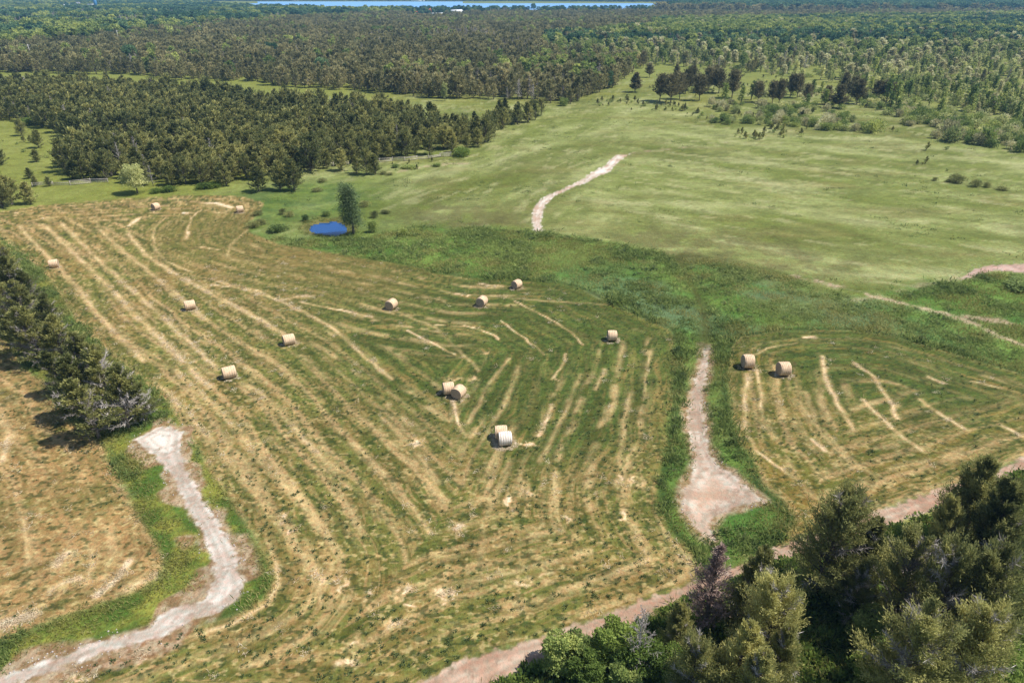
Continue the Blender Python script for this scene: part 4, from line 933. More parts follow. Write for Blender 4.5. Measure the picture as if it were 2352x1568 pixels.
# middle distance cedars
MID = [cedar_kind('cedar_tree', M_CEDAR, h=7, rad=r, nb=64, ns=15, nl=4, L=.44, Wd=.17, shape=sh, dead=dd, seed=sd, lean=ln, base=bs) for sh, r, dd, sd, ln, bs in
       ((0, 2.9, .06, 301, (.4, 0), .05), (1, 3.1, .08, 302, (.5, .1), .06), (2, 2.9, .05, 303, (.3, 0), .05), (0, 2.3, .12, 304, (.5, 0), .05), (2, 3.3, .1, 305, (.6, 0), .05))]
FIELDC = [cedar_kind('cedar_tree', M_CEDARD, h=8, rad=3.5, nb=80, ns=20, nl=4, L=.42, Wd=.22, shape=1, seed=311 + i, base=.2) for i in range(2)] + \
         [cedar_kind('cedar_tree', M_CEDARD, h=7, rad=2.6, nb=80, ns=18, nl=4, L=.40, Wd=.20, shape=2, seed=315, base=.12)]
LONE = [ # foot u, v, height, model, width, description
 (1459,212,7.6,2,1.15,'lone pointed cedar in the grass right of the wood corner'), (1477,157,7.5,1,.8,'dark cedar at the far tip of the wood edge'), (1491,178,5.5,0,1.1,'small round-headed cedar near the far tip of the wood'),
 (1516,232,8.5,0,1.0,'left cedar of the dense dark clump in the open grass'), (1540,236,8.8,1,1.1,'middle cedar of the dense dark clump in the open grass'), (1560,228,8.5,0,.9,'right cedar of the dense dark clump in the open grass'),
 (1553,180,6.5,2,.9,'upright cedar behind the dense dark clump'), (1605,231,8.3,0,1.0,'front cedar with bare trunk in the broad grove of the grass'), (1588,208,8.6,1,.9,'tall cedar at the left back of the broad grove'),
 (1575,215,8.2,0,.9,'cedar filling the left side of the broad grove'),
 (1625,213,8.8,1,.95,'tallest middle cedar at the back of the broad grove'), (1650,214,8.0,0,1.0,'cedar at the back right of the broad grove'), (1640,205,8.4,1,.9,'farthest cedar of the broad grove'), (1681,225,9.0,1,1.0,'right end cedar of the broad grove, full to the ground'),
 (1740,235,6.6,0,.95,'left single cedar between the two right hand groves'), (1773,238,7.0,0,.9,'left cedar of the pair with bare trunks'), (1788,242,7.8,1,.75,'right cedar of the pair with bare trunks'),
 (1814,224,7.6,1,.8,'left cedar of the small far trio'), (1830,225,7.8,0,.85,'middle cedar of the small far trio'), (1851,237,6.0,1,.8,'short right cedar of the small far trio'),
 (1898,240,6.4,2,1.25,'smooth pointed cedar left of the right hand cluster'), (1925,248,7.8,2,1.3,'front pointed cedar of the right hand cluster'), (1936,220,8.6,2,1.0,'tall back cedar of the right hand cluster'),
 (1954,231,7.6,0,.9,'bare-trunked cedar inside the right hand cluster'), (1968,239,7.6,1,1.0,'right end cedar of the right hand cluster'), (2012,228,6.0,0,1.1,'left cedar of the low greyish clump by the bushes'), (2030,229,6.2,1,1.0,'middle cedar of the low greyish clump by the bushes'),
 (2045,231,5.8,0,1.0,'right cedar of the low greyish clump by the bushes'),
 (595,440,5.4,'m0',1.1,'pointed cedar alone in front of the wood, left of the greyish pair'), (645,436,6.0,'m4',1.0,'greyish cedar in the cluster in front of the wood'), (678,438,6.6,'m2',1.05,'broad dark cedar at the right of the cluster in front of the wood'),
 (665,425,6.0,'m3',1.0,'back cedar of the cluster in front of the wood'), (785,392,5.0,'m2',1.1,'cedar at the rail fence above the pond'), (842,402,5.4,'m1',.9,'round dark cedar in front of the rail fence'), (862,400,4.8,'m0',1.0,'smaller cedar touching the round dark one by the fence'),
 (820,398,4.2,'m3',.9,'low cedar left of the round dark one by the fence'),
 (30,470,5.6,'m4',1.15,'wide cedar at the left edge above the mown field'), (70,468,4.4,'m2',1.1,'low cedar right of the wide one at the left edge'), (5,478,5.0,'m1',1.1,'cedar cut by the left edge above the mown field'), (-5,440,5.5,'m2',1.0,'cedar behind the wide one at the left edge'),
 (85,372,3.0,'m2',1.3,'low wide cedar in the pasture left of the wood'), (90,340,4.6,'m4',1.1,'layered cedar in the pasture left of the wood'), (70,410,2.4,'m2',1.2,'little cedar by the left part of the fence'), (83,428,2.4,'m0',1.0,'little cedar standing at the left end of the fence'),
 (4,378,4.6,'m2',1.1,'cedar cut by the left edge in the pasture'), (50,312,4.0,'m1',1.0,'cedar beside the green bushes in the pasture'), (115,428,1.8,'m1',1.1,'very small cedar on the fence line at left'),
 (150,312,5.0,'m1',1.0,'cedar at the upper right of the pasture'), (1148,277,6.5,'m0',.9,'pointed cedar at the right end of the bright clearing'), (1160,270,6.5,'m3',1.0,'thin cedar behind the pointed one at the clearing')]
allk = {0: FIELDC[0], 1: FIELDC[1], 2: FIELDC[2], 'm0': MID[0], 'm1': MID[1], 'm2': MID[2], 'm3': MID[3], 'm4': MID[4]}
taken = []
for u, v, h, k, wd, lab in LONE:
    t = put(allk[k], u, v, h, lab, 'cedars standing in the open', wide=wd); taken.append((t.location.x, t.location.y))

# particular broadleaf trees
OAK = round_kind('leafy_tree', 'tree', M_PALE, h=6.5, rad=3.1, lumps=34, n=7000, L=.26, Wd=.16, seed=401, low=.16, squash=.6)
put(OAK, 316, 444, 6.3, 'pale round-crowned leafy tree in the grass in front of the wood')
WIL = round_kind('leafy_tree', 'tree', M_WILLOW, h=9.5, rad=3.0, lumps=36, n=9000, L=.34, Wd=.11, seed=402, low=.04, column=True, lean=-.6, squash=1.3)
put(WIL, 812, 537, 9.0, 'tall columnar green tree standing over the pond', wide=1.0, rz=0)
RND = [round_kind('leafy_tree', 'tree', M_DARKLEAF, h=11, rad=6.0, lumps=22, n=2600, L=.8, Wd=.55, seed=410 + i, low=.1) for i in range(2)]
RNP = round_kind('leafy_tree', 'tree', M_PALE, h=9, rad=3.2, lumps=16, n=1800, L=.6, Wd=.4, seed=413, low=.08)
for k, u, v, h, lab in [(RND[0],305,152,11,'big spreading dark green tree rising from the cedars, left of the other one'), (RND[1],626,138,10,'big rounded dark green tree rising from the cedars, right of the spreading one'),
  (RND[0],257,96,9,'rounded green tree beyond the utility pole'), (RND[1],740,178,9,'left dark leafy tree of two above the long clearing'), (RND[0],795,180,7,'right dark leafy tree of two above the long clearing'),
  (RNP,1022,232,7,'pale green leafy tree beside the bright clearing'), (RNP,1100,98,9,'pale green tree among the bare grey ones in the far wood'), (RND[1],1396,203,7.5,'leafy dark green tree at the wood edge below the grey trees'),
  (RND[0],790,62,7,'dark round tree alone far back among the cedars'), (RND[1],1225,24,12,'lone round tree standing against the lake')]:
    k.place(*G(u, v)[:2], rng.uniform(0, 6), (h / k.h * (.6 if k is not RND[0] and k is not RND[1] or h < 9 else .95),) * 2 + (h / k.h,), lab, None)

BUSH = [bush_kind('bush', M_SHRUB, h=1.8, rad=1.7, lumps=10, n=1500, L=.22, Wd=.13, seed=501), bush_kind('bush', M_DECID, h=2.0, rad=1.6, lumps=10, n=1500, L=.22, Wd=.13, seed=502), bush_kind('bush', M_CEDAR, h=1.8, rad=1.7, lumps=9, n=1100, L=.26, Wd=.10, seed=503)]
for u, v, h, w, k, lab in [
 (637,530,1.5,1.5,1,'rounded green bush left of the pond'), (583,522,1.3,1.0,2,'dark bush left of the rounded green one by the pond'), (600,515,1.2,.8,2,'small dark bush in front of the rounded green one'),
 (592,494,1.0,.7,2,'little dark bush on the slope left of the pond'), (665,497,1.2,.7,2,'low bush between the mown field and the pond'), (650,492,1.4,.6,2,'upright little bush beyond the rounded green one'), (702,508,1.6,.6,1,'thin bush at the left bank of the pond'), (750,496,1.2,.8,1,'bush at the far bank of the pond'),
 (856,533,2.6,.75,1,'leggy bush right of the tall pond tree'), (860,500,1.6,.6,2,'small dark bush behind the leggy one'), (838,474,1.4,.9,2,'low bush above the tall pond tree'), (885,490,.8,.8,2,'tiny bush in the grass right of the pond'), (927,540,1.6,.8,1,'small pointed bush right of the pond in the grass'),
 (1062,358,2.6,1.9,0,'wide bright green bush at the corner of the front wood'), (1295,243,3.6,1.5,1,'green bush at the tip of the clearing'), (2196,420,2.3,1.3,2,'larger dark bush in the open right meadow'), (2241,429,1.9,.95,2,'smaller dark bush right of the larger one in the meadow'),
 (2265,430,1.4,.7,2,'thin bush at the right end of the meadow group'), (2180,418,.8,.6,2,'tiny bush left of the larger meadow bush'), (2302,437,1.0,.9,2,'low scrubby bush far right in the meadow'), (2147,415,1.0,.5,2,'tiny dark sprig left of the meadow bushes'),
 (360,443,1.2,1.0,0,'green bush behind the pale round-crowned tree'), (388,440,1.4,1.3,0,'low green bush under the edge of the wood'), (470,432,1.4,1.6,0,'bright green bush at the foot of the wood'), (492,430,1.3,1.4,0,'second bright green bush at the foot of the wood, the right one'),
 (70,286,2.6,2.6,0,'broad bright green bush group in the left pasture'), (105,290,2.2,1.4,1,'dark green bush right of the broad bright one'), (728,440,1.0,.9,2,'bush on the grass right of the cedar cluster'), (740,418,1.0,.8,2,'bush between the cluster and the fence cedars'),
 (908,385,1.1,.8,1,'small bush in front of the rail fence'), (940,386,.9,1.6,1,'spreading low bush beside the small one at the fence'), (1003,382,1.0,1.0,1,'little bush at the edge of the pale meadow below the fence'), (880,400,.8,.8,2,'tiny bush right of the round dark cedar'), (895,402,.7,.7,2,'tiny bush below the spreading low one'),
 (2355,660,1.0,2.6,1,'dark bush on the mound beside the pink bare patch')]:
    b = BUSH[k]; x, y = G(u, v)[:2]; b.place(x, y, rng.uniform(0, 6), (w * (1.0), w, h / b.h), lab, 'bushes in the meadow and pasture'); taken.append((x, y))

MARKS = [(1459,212,'the lone pointed cedar'), (1535,236,'the dense dark cedar clump'), (1605,225,'the broad cedar grove'), (1740,235,'the single cedar between the groves'), (1780,240,'the pair of bare-trunked cedars'),
  (1830,225,'the small far cedar trio'), (1898,240,'the smooth pointed cedar'), (1950,238,'the right hand cedar cluster'), (2030,229,'the low greyish cedar clump'), (2196,420,'the dark meadow bush'), (2245,429,'the smaller meadow bush'), (2100,300,'the middle of the bush belt'),
  (2330,330,'the right edge of the meadow'), (2250,250,'the tall scrub at right'), (316,444,'the pale round tree'), (470,432,'the bright bushes at the foot of the wood'), (595,440,'the single pointed cedar'), (665,430,'the greyish cedar cluster'), (785,392,'the fence cedars'), (842,402,'the round dark cedar'),
  (935,369,'the pale rail fence'), (1062,358,'the wide bright green bush'), (1148,277,'the bright clearing end'), (150,410,'the left pasture fence'), (90,340,'the layered pasture cedar'), (260,400,'the left corner of the wood'), (1480,157,'the far tip of the wood edge'), (1700,165,'the far gap behind the groves')]
MARKS = [(flat(u, v), n) for u, v, n in MARKS]
def describe(x, y, what):
    d, (p, nm) = min((math.hypot(x - p[0], (y - p[1]) * .6), (p, nm)) for p, nm in MARKS)
    dx, dy = x - p[0], y - p[1]; far_ = 'close ' if d < 6 else 'well ' if d > 16 else ''
    w = ('right of' if dx > 0 else 'left of') if abs(dx) > abs(dy) * .6 else ('behind' if dy > 0 else 'in front of')
    return what + ', ' + far_ + w + ' ' + nm
def sized(v, a, b): return 'small' if v < a else 'tall' if v > b else 'middling'

# ------------------------------------------------------------------ woods
Z_FRONT = WP([(-320,222),(0,212),(150,205),(300,207),(430,217),(600,244),(820,262),(930,270),(1000,287),(1045,308),(1125,292),(1190,276),(1252,262),(1232,276),(1150,300),(1112,336),(1050,348),
  (900,366),(780,380),(700,398),(560,418),(520,430),(430,434),(352,432),(250,414),(150,412),(132,384),(190,345),(150,318),(120,300),(20,276),(-320,270)])
Z_BACK = WP([(-500,158),(0,166),(200,172),(300,170),(400,184),(560,186),(600,188),(640,198),(760,206),(917,217),(990,226),(1084,229),(1234,236),(1300,243),(1340,228),(1400,206),(1440,180),(1475,152),
  (1440,140),(1300,135),(1240,120),(1230,108),(1330,106),(1540,103),(1560,92),(1500,80),(1500,62),(2600,42),(2600,32),(1500,34),(900,40),(600,55),(300,92),(0,120),(-500,120)])
Z_LEAFL = WP([(-900,120),(0,120),(300,92),(600,55),(900,40),(1500,32),(1560,29),(1530,29),(1300,31.5),(800,30.5),(640,26.5),(500,19),(440,8),(-900,4)])
Z_RIGHT = WP([(1240,120),(1300,134),(1440,140),(1480,154),(1560,156),(1700,164),(1850,184),(2000,204),(2110,226),(2200,250),(2352,285),(2700,330),(2900,60),(2500,40),(1500,60),(1500,80),(1260,100)])
Z_BUSHES = WP([(1700,215),(1850,215),(2000,200),(2200,215),(2400,250),(2700,290),(2700,400),(2352,352),(2200,330),(2060,310),(1900,305),(1800,290),(1640,285),(1600,260)])
Z_FARR = WP([(1500,36),(2600,34),(3200,20),(3200,-14),(1650,-14),(1560,6),(1600,16),(1535,24)])
Z_SHORE = WP([(-1200,4),(430,8),(500,3.5),(700,2.2),(1000,2.6),(1300,4),(1560,6.5),(1650,-14),(-1200,-14)])
def jgrid(P, step, acc=None, j=.42):
    lo, hi = P.min(0), P.max(0); gx, gy = np.meshgrid(np.arange(lo[0], hi[0], step), np.arange(lo[1], hi[1], step)); x = gx.ravel(); y = gy.ravel()
    x = x + rng.uniform(-j, j, len(x)) * step; y = y + rng.uniform(-j, j, len(y)) * step
    z = y * math.cos(PITCH) + CAM_H * math.sin(PITCH); k = np.abs(x) < z * .84 + 12; x, y = x[k], y[k]
    k = inside(x, y, P); x, y = x[k], y[k]
    if acc is not None: k = rng.random(len(x)) < acc(x, y); x, y = x[k], y[k]
    for cx, cy, w, near, back in YARDS:                      # farmyards, sheds and pole clearings stay open
        k = (np.abs(x - cx * y / cy) > w) | (y < cy - near) | (y > cy + back); x, y = x[k], y[k]
    return x, y
YARDS = [(*flat(u, v), w, n, b) for u, v, w, n, b in ((1050,34,13,130,10), (972,37.5,16,150,8), (1004,36,14,150,6), (1226,31,9,110,8), (1225,24,7,60,12), (75,138,3.5,34,3), (275,98,3,30,3), (463,83,4,40,3), (425,99,12,34,8),
  (155,20,16,260,15), (102,16,12,220,15), (212,22,10,200,8), (223,24,6,60,6), (593,32,7,100,8), (182,16,9,220,12))]
def clear_of(x, y, r=2.2):
    k = np.ones(len(x), bool)
    for a, b in taken: k &= (x - a) ** 2 + (y - b) ** 2 > r * r
    return k
def mesh_parts(c, t, b=None, sc=0, st=1, sb=2):
    r = [(c, sc), (t, st)]
    if b is not None and b.V: r.append((b, sb))
    return r
FARC = [cedar_parts(h=7, rad=r, nb=40, ns=9, nl=2, L=.75, Wd=.34, shape=sh, dead=dd, seed=sd) for sh, r, dd, sd in ((0, 2.6, 0, 601), (1, 2.9, 0, 602), (2, 2.8, .1, 603), (0, 2.1, .3, 604), (2, 3.2, 0, 605))]
FARR = [round_parts(h=8, rad=r, lumps=11, n=520, L=.85, Wd=.6, seed=611 + i, low=.12) for i, r in enumerate((3.0, 3.4, 2.4))]
FARP = [round_parts(h=8, rad=r, lumps=9, n=360, L=.7, Wd=.5, seed=621 + i, low=.1, column=True) for i, r in enumerate((1.7, 2.0))]
FARD = dead_parts(h=7, rad=2.0, nb=30, seed=631, tw=16, fat=3.0)
FARB = [bush_parts(h=2.2, rad=1.9, lumps=7, n=300, L=.4, Wd=.28, seed=641 + i) for i in range(2)]

# front wood: the cedars nearest the fields are things, the rest one mass
x, y = jgrid(Z_FRONT, 3.0, lambda x, y: .60 + .4 * smooth(.3, .55, fbm(x / 9, y / 9, 701, 3))); k = clear_of(x, y); x, y = x[k], y[k]
o_ = np.argsort(np.hypot(x, y)); x, y = x[o_], y[o_]; print('front wood', len(x))
nC = 300 - len(NR_TREES) - 18 - len(LONE); nD = 16
hts = 6.2 * (.62 + .55 * fbm(x / 12, y / 12, 703, 3)) * rng.uniform(.75, 1.25, len(x))
DEADM = dead_kind('dead_tree', h=7, rad=1.8, nb=34, seed=331, tw=16, fat=1.8)
for i in range(nC + nD):
    if i % 14 == 9 and i < nD * 14:
        DEADM.place(x[i], y[i], rng.uniform(0, 6), (hts[i] / 7 * 1.05,) * 3, describe(x[i], y[i], 'bare grey dead wood tree'), 'dead trees in the front wood')
    else:
        kx = MID[int(rng.integers(0, 5))]; s = hts[i] / 7
        kx.place(x[i], y[i], rng.uniform(-.6, .6), (s * rng.uniform(.85, 1.12),) * 2 + (s,), describe(x[i], y[i], sized(hts[i], 5.2, 6.9) + ' olive wood cedar'), 'cedars of the front wood', (rng.normal() * .05, rng.normal() * .05))
x, y = x[nC + nD:], y[nC + nD:]; hts = hts[nC + nD:]; n = len(x)
pr = [mesh_parts(*c) for c in FARC] + [[(FARD[0], 2), (FARD[1], 2)]]
pk = rng.integers(0, 5, n); pk[rng.random(n) < .04] = 5
stuff('cedar_wood', 'dense mass of dark cedars filling the back of the front wood', 'cedar wood', pr, [M_CEDAR, M_BARK, M_DEAD], with_z(x, y), rng.uniform(0, 6.28, n), (hts / 7)[:, None] * np.ones((1, 3)), pk, .05)
xb, yb = jgrid(Z_BACK, 3.9, lambda x, y: .62 + .35 * smooth(.3, .55, fbm(x / 25, y / 25, 711, 3))); k = clear_of(xb, yb, 4); xb, yb = xb[k], yb[k]; n = len(xb); print('back wood', n)
pk = rng.integers(0, 5, n); gz = np.zeros(n)
for u, v, r in ((1340, 130, 22), (1060, 92, 34), (1100, 96, 30), (1190, 118, 14), (1130, 135, 16), (1240, 220, 10), (1210, 235, 8), (1400, 140, 20), (300, 160, 12), (0, 150, 14)): gz += gauss(xb, yb, u, v, r)
pk[rng.random(n) < np.clip(gz, 0, 1) * .75 + .02] = 5
lf = fbm(xb / 60, yb / 60, 713, 3); q = rng.random(n) < np.clip((lf - .56) * 1.6, 0, .3) + .01; pk[q] = rng.integers(6, 9, q.sum())
hs = 6.6 * rng.uniform(.55, 1.4, n) * (.75 + .45 * fbm(xb / 40, yb / 40, 715, 3))
stuff('cedar_wood', 'wide brownish cedar wood stretching back behind the long clearing', 'cedar wood', pr + [[(a, 3), (b, 1)] for a, b in FARR], [M_CEDAR2, M_BARK, M_DEAD, M_DECID],
      with_z(xb, yb), rng.uniform(0, 6.28, n), (hs / 7)[:, None] * np.ones((1, 3)), pk, .05)
xs, ys = jgrid(Z_LEAFL, 8.5, lambda x, y: .9 + 0 * x); n = len(xs); print('left leafy', n)
pk = rng.integers(0, 3, n); q = fbm(xs / 150, ys / 60, 721, 3) > .58; pk[q & (rng.random(n) < .7)] = 5; q = fbm(xs / 90, ys / 70, 723, 3) > .55; pk[q & (pk != 5)] += 6; pk = np.where(pk > 8, 8, pk)
stuff('leafy_wood', 'far leafy woodland with rounded crowns below the lake', 'leafy wood', [[(a, 0), (b, 1)] for a, b in FARR] + [[(FARC[0][0], 3), (FARC[0][1], 1)], [(FARC[1][0], 3), (FARC[1][1], 1)], [(FARD[0], 2), (FARD[1], 2)]] + [[(a, 4), (b, 1)] for a, b in FARR],
      [M_DARKLEAF, M_BARK, M_DEAD, M_CEDAR2, M_DECID], with_z(xs, ys), rng.uniform(0, 6.28, n), (rng.uniform(.9, 1.7, n))[:, None] * np.array([[1.35, 1.35, 1.0]]), pk, .03)
xr, yr = jgrid(Z_RIGHT, 4.1, lambda x, y: (.38 + .75 * smooth(.38, .58, fbm(x / 24, y / 30, 731, 3)) + .3 * smooth(380, 520, y))); k = clear_of(xr, yr, 4); xr, yr = xr[k], yr[k]
o_ = np.argsort(np.hypot(xr, yr)); xr, yr = xr[o_], yr[o_]; n = len(xr); print('right wood', n)
deep = smooth(380, 620, yr)
PK = [round_kind('leafy_tree', 'tree', m, h=8, rad=r, lumps=10, n=560, L=.6, Wd=.42, seed=341 + i, low=.08, column=c) for i, (m, r, c) in enumerate(((M_PALE, 1.9, True), (M_PALE, 2.3, False), (M_DECID, 2.4, False), (M_BUFF, 1.8, True), (M_DECID, 1.8, True)))]
for i in range(280):
    ki = int(rng.integers(0, 5)); kx = PK[ki]; s = 6.0 * rng.uniform(.55, 1.15) / 8
    kx.place(xr[i], yr[i], rng.uniform(0, 6), (s,) * 3, describe(xr[i], yr[i], sized(s * 8, 4.4, 6.0) + (' pale slim tree', ' pale round tree', ' green round tree', ' buff slim tree', ' green slim tree')[ki]), 'leafy trees at the near side of the right hand wood')
xr, yr, deep = xr[280:], yr[280:], deep[280:]; n = len(xr); r1 = rng.random(n)
pk = np.where(r1 < .25, 0, np.where(r1 < .45, 1, np.where(r1 < .62, 2, np.where(r1 < .86, 3, np.where(r1 < .93, 4, 5))))); q = rng.random(n) < deep * .8; pk[q] = rng.integers(6, 9, q.sum())
q = rng.random(n) < np.clip(.55 - deep * .6, 0, 1); pk[q] = rng.choice([11, 12], q.sum())
q = (yr > 520) & (fbm(xr / 120, yr / 60, 751, 3) > .47) & (rng.random(n) < .8); pk[q] = rng.choice([5, 9, 10, 4], q.sum())
stuff('leafy_wood', 'wide loose wood of pale green and buff trees at the right', 'leafy wood',
      [[(FARP[0][0], 0), (FARP[0][1], 1)], [(FARP[1][0], 0), (FARP[1][1], 1)], [(FARP[0][0], 4), (FARP[0][1], 1)], [(FARR[2][0], 3), (FARR[2][1], 1)], [(FARC[0][0], 5), (FARC[0][1], 1)], [(FARD[0], 2), (FARD[1], 2)]] + [[(a, 4), (b, 1)] for a, b in FARR] + [[(FARR[0][0], 6), (FARR[0][1], 1)], [(FARR[1][0], 6), (FARR[1][1], 1)]] + [[(FARB[0][0], 4), (FARB[0][1], 1)], [(FARB[1][0], 3), (FARB[1][1], 1)]],
      [M_PALE, M_BARK, M_DEAD, M_BUFF, M_DECID, M_CEDAR2, M_DARKLEAF], with_z(xr, yr), rng.uniform(0, 6.28, n), (rng.uniform(.45, 1.3, n) * (.8 + .4 * deep))[:, None] * np.ones((1, 3)), pk, .04)
xf, yf = jgrid(Z_FARR, 13, None); n = len(xf); print('far right', n)
pk = np.where(yf < 1250, rng.integers(0, 2, n), rng.integers(2, 5, n))
stuff('far_wood', 'hazy blue wooded rise on the horizon at right', 'far wood', [[(FARC[0][0], 2), (FARC[0][1], 1)], [(FARC[1][0], 2), (FARC[1][1], 1)]] + [[(a, 0), (b, 1)] for a, b in FARR], [M_DARKLEAF, M_BARK, M_CEDAR2],
      with_z(xf, yf), rng.uniform(0, 6.28, n), (rng.uniform(1.3, 2.3, n))[:, None] * np.array([[1.7, 1.7, 1.0]]), pk, .02)
xf, yf = jgrid(Z_SHORE, 15, None); n = len(xf); print('far shore', n)
stuff('far_wood', 'thin hazy line of woods on the far shore of the lake', 'far wood', [[(a, 0), (b, 1)] for a, b in FARR], [M_DARKLEAF, M_BARK],
      with_z(xf, yf), rng.uniform(0, 6.28, n), (rng.uniform(1.1, 1.9, n))[:, None] * np.array([[1.9, 1.9, 1.0]]), rng.integers(0, 3, n), .02)

# bush belt below the right hand wood, and the scattered seedlings
xq, yq = jgrid(Z_BUSHES, 3.7, lambda x, y: smooth(.30, .55, fbm(x / 18, y / 18, 741, 3)) * (.30 + .75 * smooth(40, 90, x))); k = clear_of(xq, yq, 2.5); xq, yq = xq[k], yq[k]
o_ = np.argsort(np.hypot(xq, yq)); xq, yq = xq[o_], yq[o_]; print('bush belt', len(xq))
MB3 = [bush_kind('bush', m, h=2.2, rad=2.0, lumps=8, n=700, L=.34, Wd=.2, seed=351 + i) for i, m in enumerate((M_DECID, M_PALE, M_DECID, M_BUFF))]
for i in range(len(xq)):
    if i >= 265: break
    s = float(rng.uniform(.45, 1.0) * (1.0 + .6 * smooth(60, 120, xq[i]))); ki = int(rng.integers(0, 4)); MB3[ki].place(xq[i], yq[i], rng.uniform(0, 6), (s, s, s * rng.uniform(.9, 1.7)), describe(xq[i], yq[i], sized(s, .7, 1.1) + (' green bush', ' pale bush', ' leafy green bush', ' buff bush')[ki]), 'bushes in the belt before the right hand wood')

# ------------------------------------------------------------------ split-rail fence along the front wood
M_RAIL = plain('weathered_rail', (.26, .23, .20), (.62, .56, .50), 5, .9, .4)
def fence(P, label):
    P = WP(P); seg = np.linalg.norm(np.diff(P, axis=0), axis=1); cum = np.concatenate([[0], np.cumsum(seg)]); n = int(cum[-1] / 3.2)
    s = np.linspace(0, cum[-1], n + 1); X = np.interp(s, cum, P[:, 0]); Y = np.interp(s, cum, P[:, 1])
    Y = Y + np.where(np.arange(n + 1) % 2, .35, -.35); c = (X.mean(), Y.mean())
    t = empty('rail_fence', (c[0], c[1], hz(*c))); tag(t, label, 'fence'); z0 = hz(*c)
    for i in range(n + 1):
        m = MB(); z = hz(X[i], Y[i]) - z0; m.tube([(X[i] - c[0], Y[i] - c[1], z - .1), (X[i] - c[0] + .03, Y[i] - c[1], z + rng.uniform(1.0, 1.25))], [.06, .05], 6); link('post', m.quads_to('post', [M_RAIL]), t)
        if i < n:
            m = MB()
            for r_ in range(4):
                if rng.random() < .12: continue
                za = z + .2 + .25 * r_ + rng.normal() * .03; zb = hz(X[i + 1], Y[i + 1]) - z0 + .2 + .25 * r_ + rng.normal() * .05
                m.tube([(X[i] - c[0] - .15, Y[i] - c[1] + .05, za), (X[i + 1] - c[0] + .15, Y[i + 1] - c[1] + .05, zb)], [.07, .055], 5)
            if m.V: link('rails', m.quads_to('rails', [M_RAIL]), t)
    return t
fence([(78,430),(130,428),(190,424),(250,420)], 'weathered grey split-rail fence crossing the left pasture beside the pale round tree')
fence([(500,401),(540,399),(600,396)], 'short length of grey split-rail fence showing between the cedars')
fence([(700,384),(760,382),(800,380)], 'pale split-rail fence left of the fence cedars, at the foot of the wood')
fence([(872,372),(935,369),(985,364),(1036,358)], 'pale split-rail fence reaching to the wide bright green bush')
m = MB(); a = G(2138,1232); b = G(2166,1216)
m.tube([(0, 0, .12), (b[0] - a[0], b[1] - a[1], .22)], [.11, .08], 7)
for k in range(3): q = (k + 1) / 4; m.tube([(q * (b[0] - a[0]), q * (b[1] - a[1]), .15), (q * (b[0] - a[0]) + .15, q * (b[1] - a[1]) + .3, .35)], [.03, .01], 4)
o = link('fallen_rail', m.quads_to('fallen_rail', [M_RAIL])); o.location = (a[0], a[1], a[2]); tag(o, 'pale fallen wooden rail lying beside the road under the cedars', 'log')

# ------------------------------------------------------------------ stones along the tracks
def stone(seed):
    g = np.random.default_rng(seed); V, F = [], []
    for i in range(5):
        ph = -1.3 + 2.6 * i / 4
        for j in range(7):
            a = 2 * math.pi * j / 7; r = g.uniform(.8, 1.15); V.append((math.cos(a) * math.cos(ph) * r * .12, math.sin(a) * math.cos(ph) * r * .10, math.sin(ph) * r * .08 + .03))
    F = [(i * 7 + j, i * 7 + (j + 1) % 7, (i + 1) * 7 + (j + 1) % 7, (i + 1) * 7 + j) for i in range(4) for j in range(7)]
    m = MB(); m.add(V, F); m.F.append(np.array([[28 + j for j in range(7)]])); m.M.append(np.array([0])); return m
pts = []
for P, lo, hi, k in ((T_WEST, -.9, .15, 9), (T_MID, -.8, .2, 9), (PATCH_E, -1.5, .3, 2)):
    a, b = P.min(0) - 1.5, P.max(0) + 1.5; n = int(k * (b[0] - a[0]) * (b[1] - a[1])); x = rng.uniform(a[0], b[0], n); y = rng.uniform(a[1], b[1], n); d = sdist(x, y, P)
    q = (d > lo) & (d < hi) & in_view(x, y) & (rng.random(n) < smooth(.42, .62, fbm(x / 1.8, y / 1.8, 801, 3))); pts.append(np.stack([x[q], y[q]], 1))
pts.append(np.stack([rng.normal(size=60) * 1.0, rng.normal(size=60) * .7], 1) + flat(2345, 668))
pts = np.vstack(pts); n = len(pts); print('stones', n)
stuff('rubble', 'broken pale limestone strewn along the edges of the tracks', 'stones', [[(stone(1), 0)], [(stone(2), 0)]], [M_STONE], with_z(pts[:, 0], pts[:, 1]), rng.uniform(0, 6.28, n),
      (.15 + .6 * rng.random(n) ** 2.5)[:, None] * np.ones((1, 3)), rng.integers(0, 2, n), .3)

# ------------------------------------------------------------------ utility poles and wire
M_POLE = plain('pole_wood', (.52, .50, .47), (.74, .72, .70), 3, .85, .2); M_WIRE = plain('wire', (.10, .10, .10), (.16, .16, .16), 3, .6, 0)
tops = []
for u, v, h, lab in [(75,138,9.0,'pale utility pole standing in the cedar wood at far left'), (275,98,9.0,'utility pole beyond the spreading dark tree, second from the left'), (463,83,9.0,'utility pole in front of the bare cleared patch'), (-140,170,9.0,'utility pole just outside the left edge')]:
    x, y, z = G(u, v); t = empty('utility_pole', (x, y, z)); tag(t, lab, 'utility pole', 'utility poles of the same line')
    m = MB(); m.tube([(0, 0, -.3), (-.35, 0, h)], [.20, .13], 8); link('pole', m.quads_to('pole', [M_POLE]), t)
    m = MB(); m.box((-.33, 0, h - .6), (1.1, .06, .07)); link('crossarm', m.quads_to('crossarm', [M_POLE]), t)
    for k in (-1, 0, 1): m = MB(); m.tube([(-.33 + k * .9, 0, h - .53), (-.33 + k * .9, 0, h - .3)], [.06, .04], 6); link('insulator', m.quads_to('insulator', [M_POLE]), t)
    tops.append((x - .33, y, z + h - .3))
tops.sort()
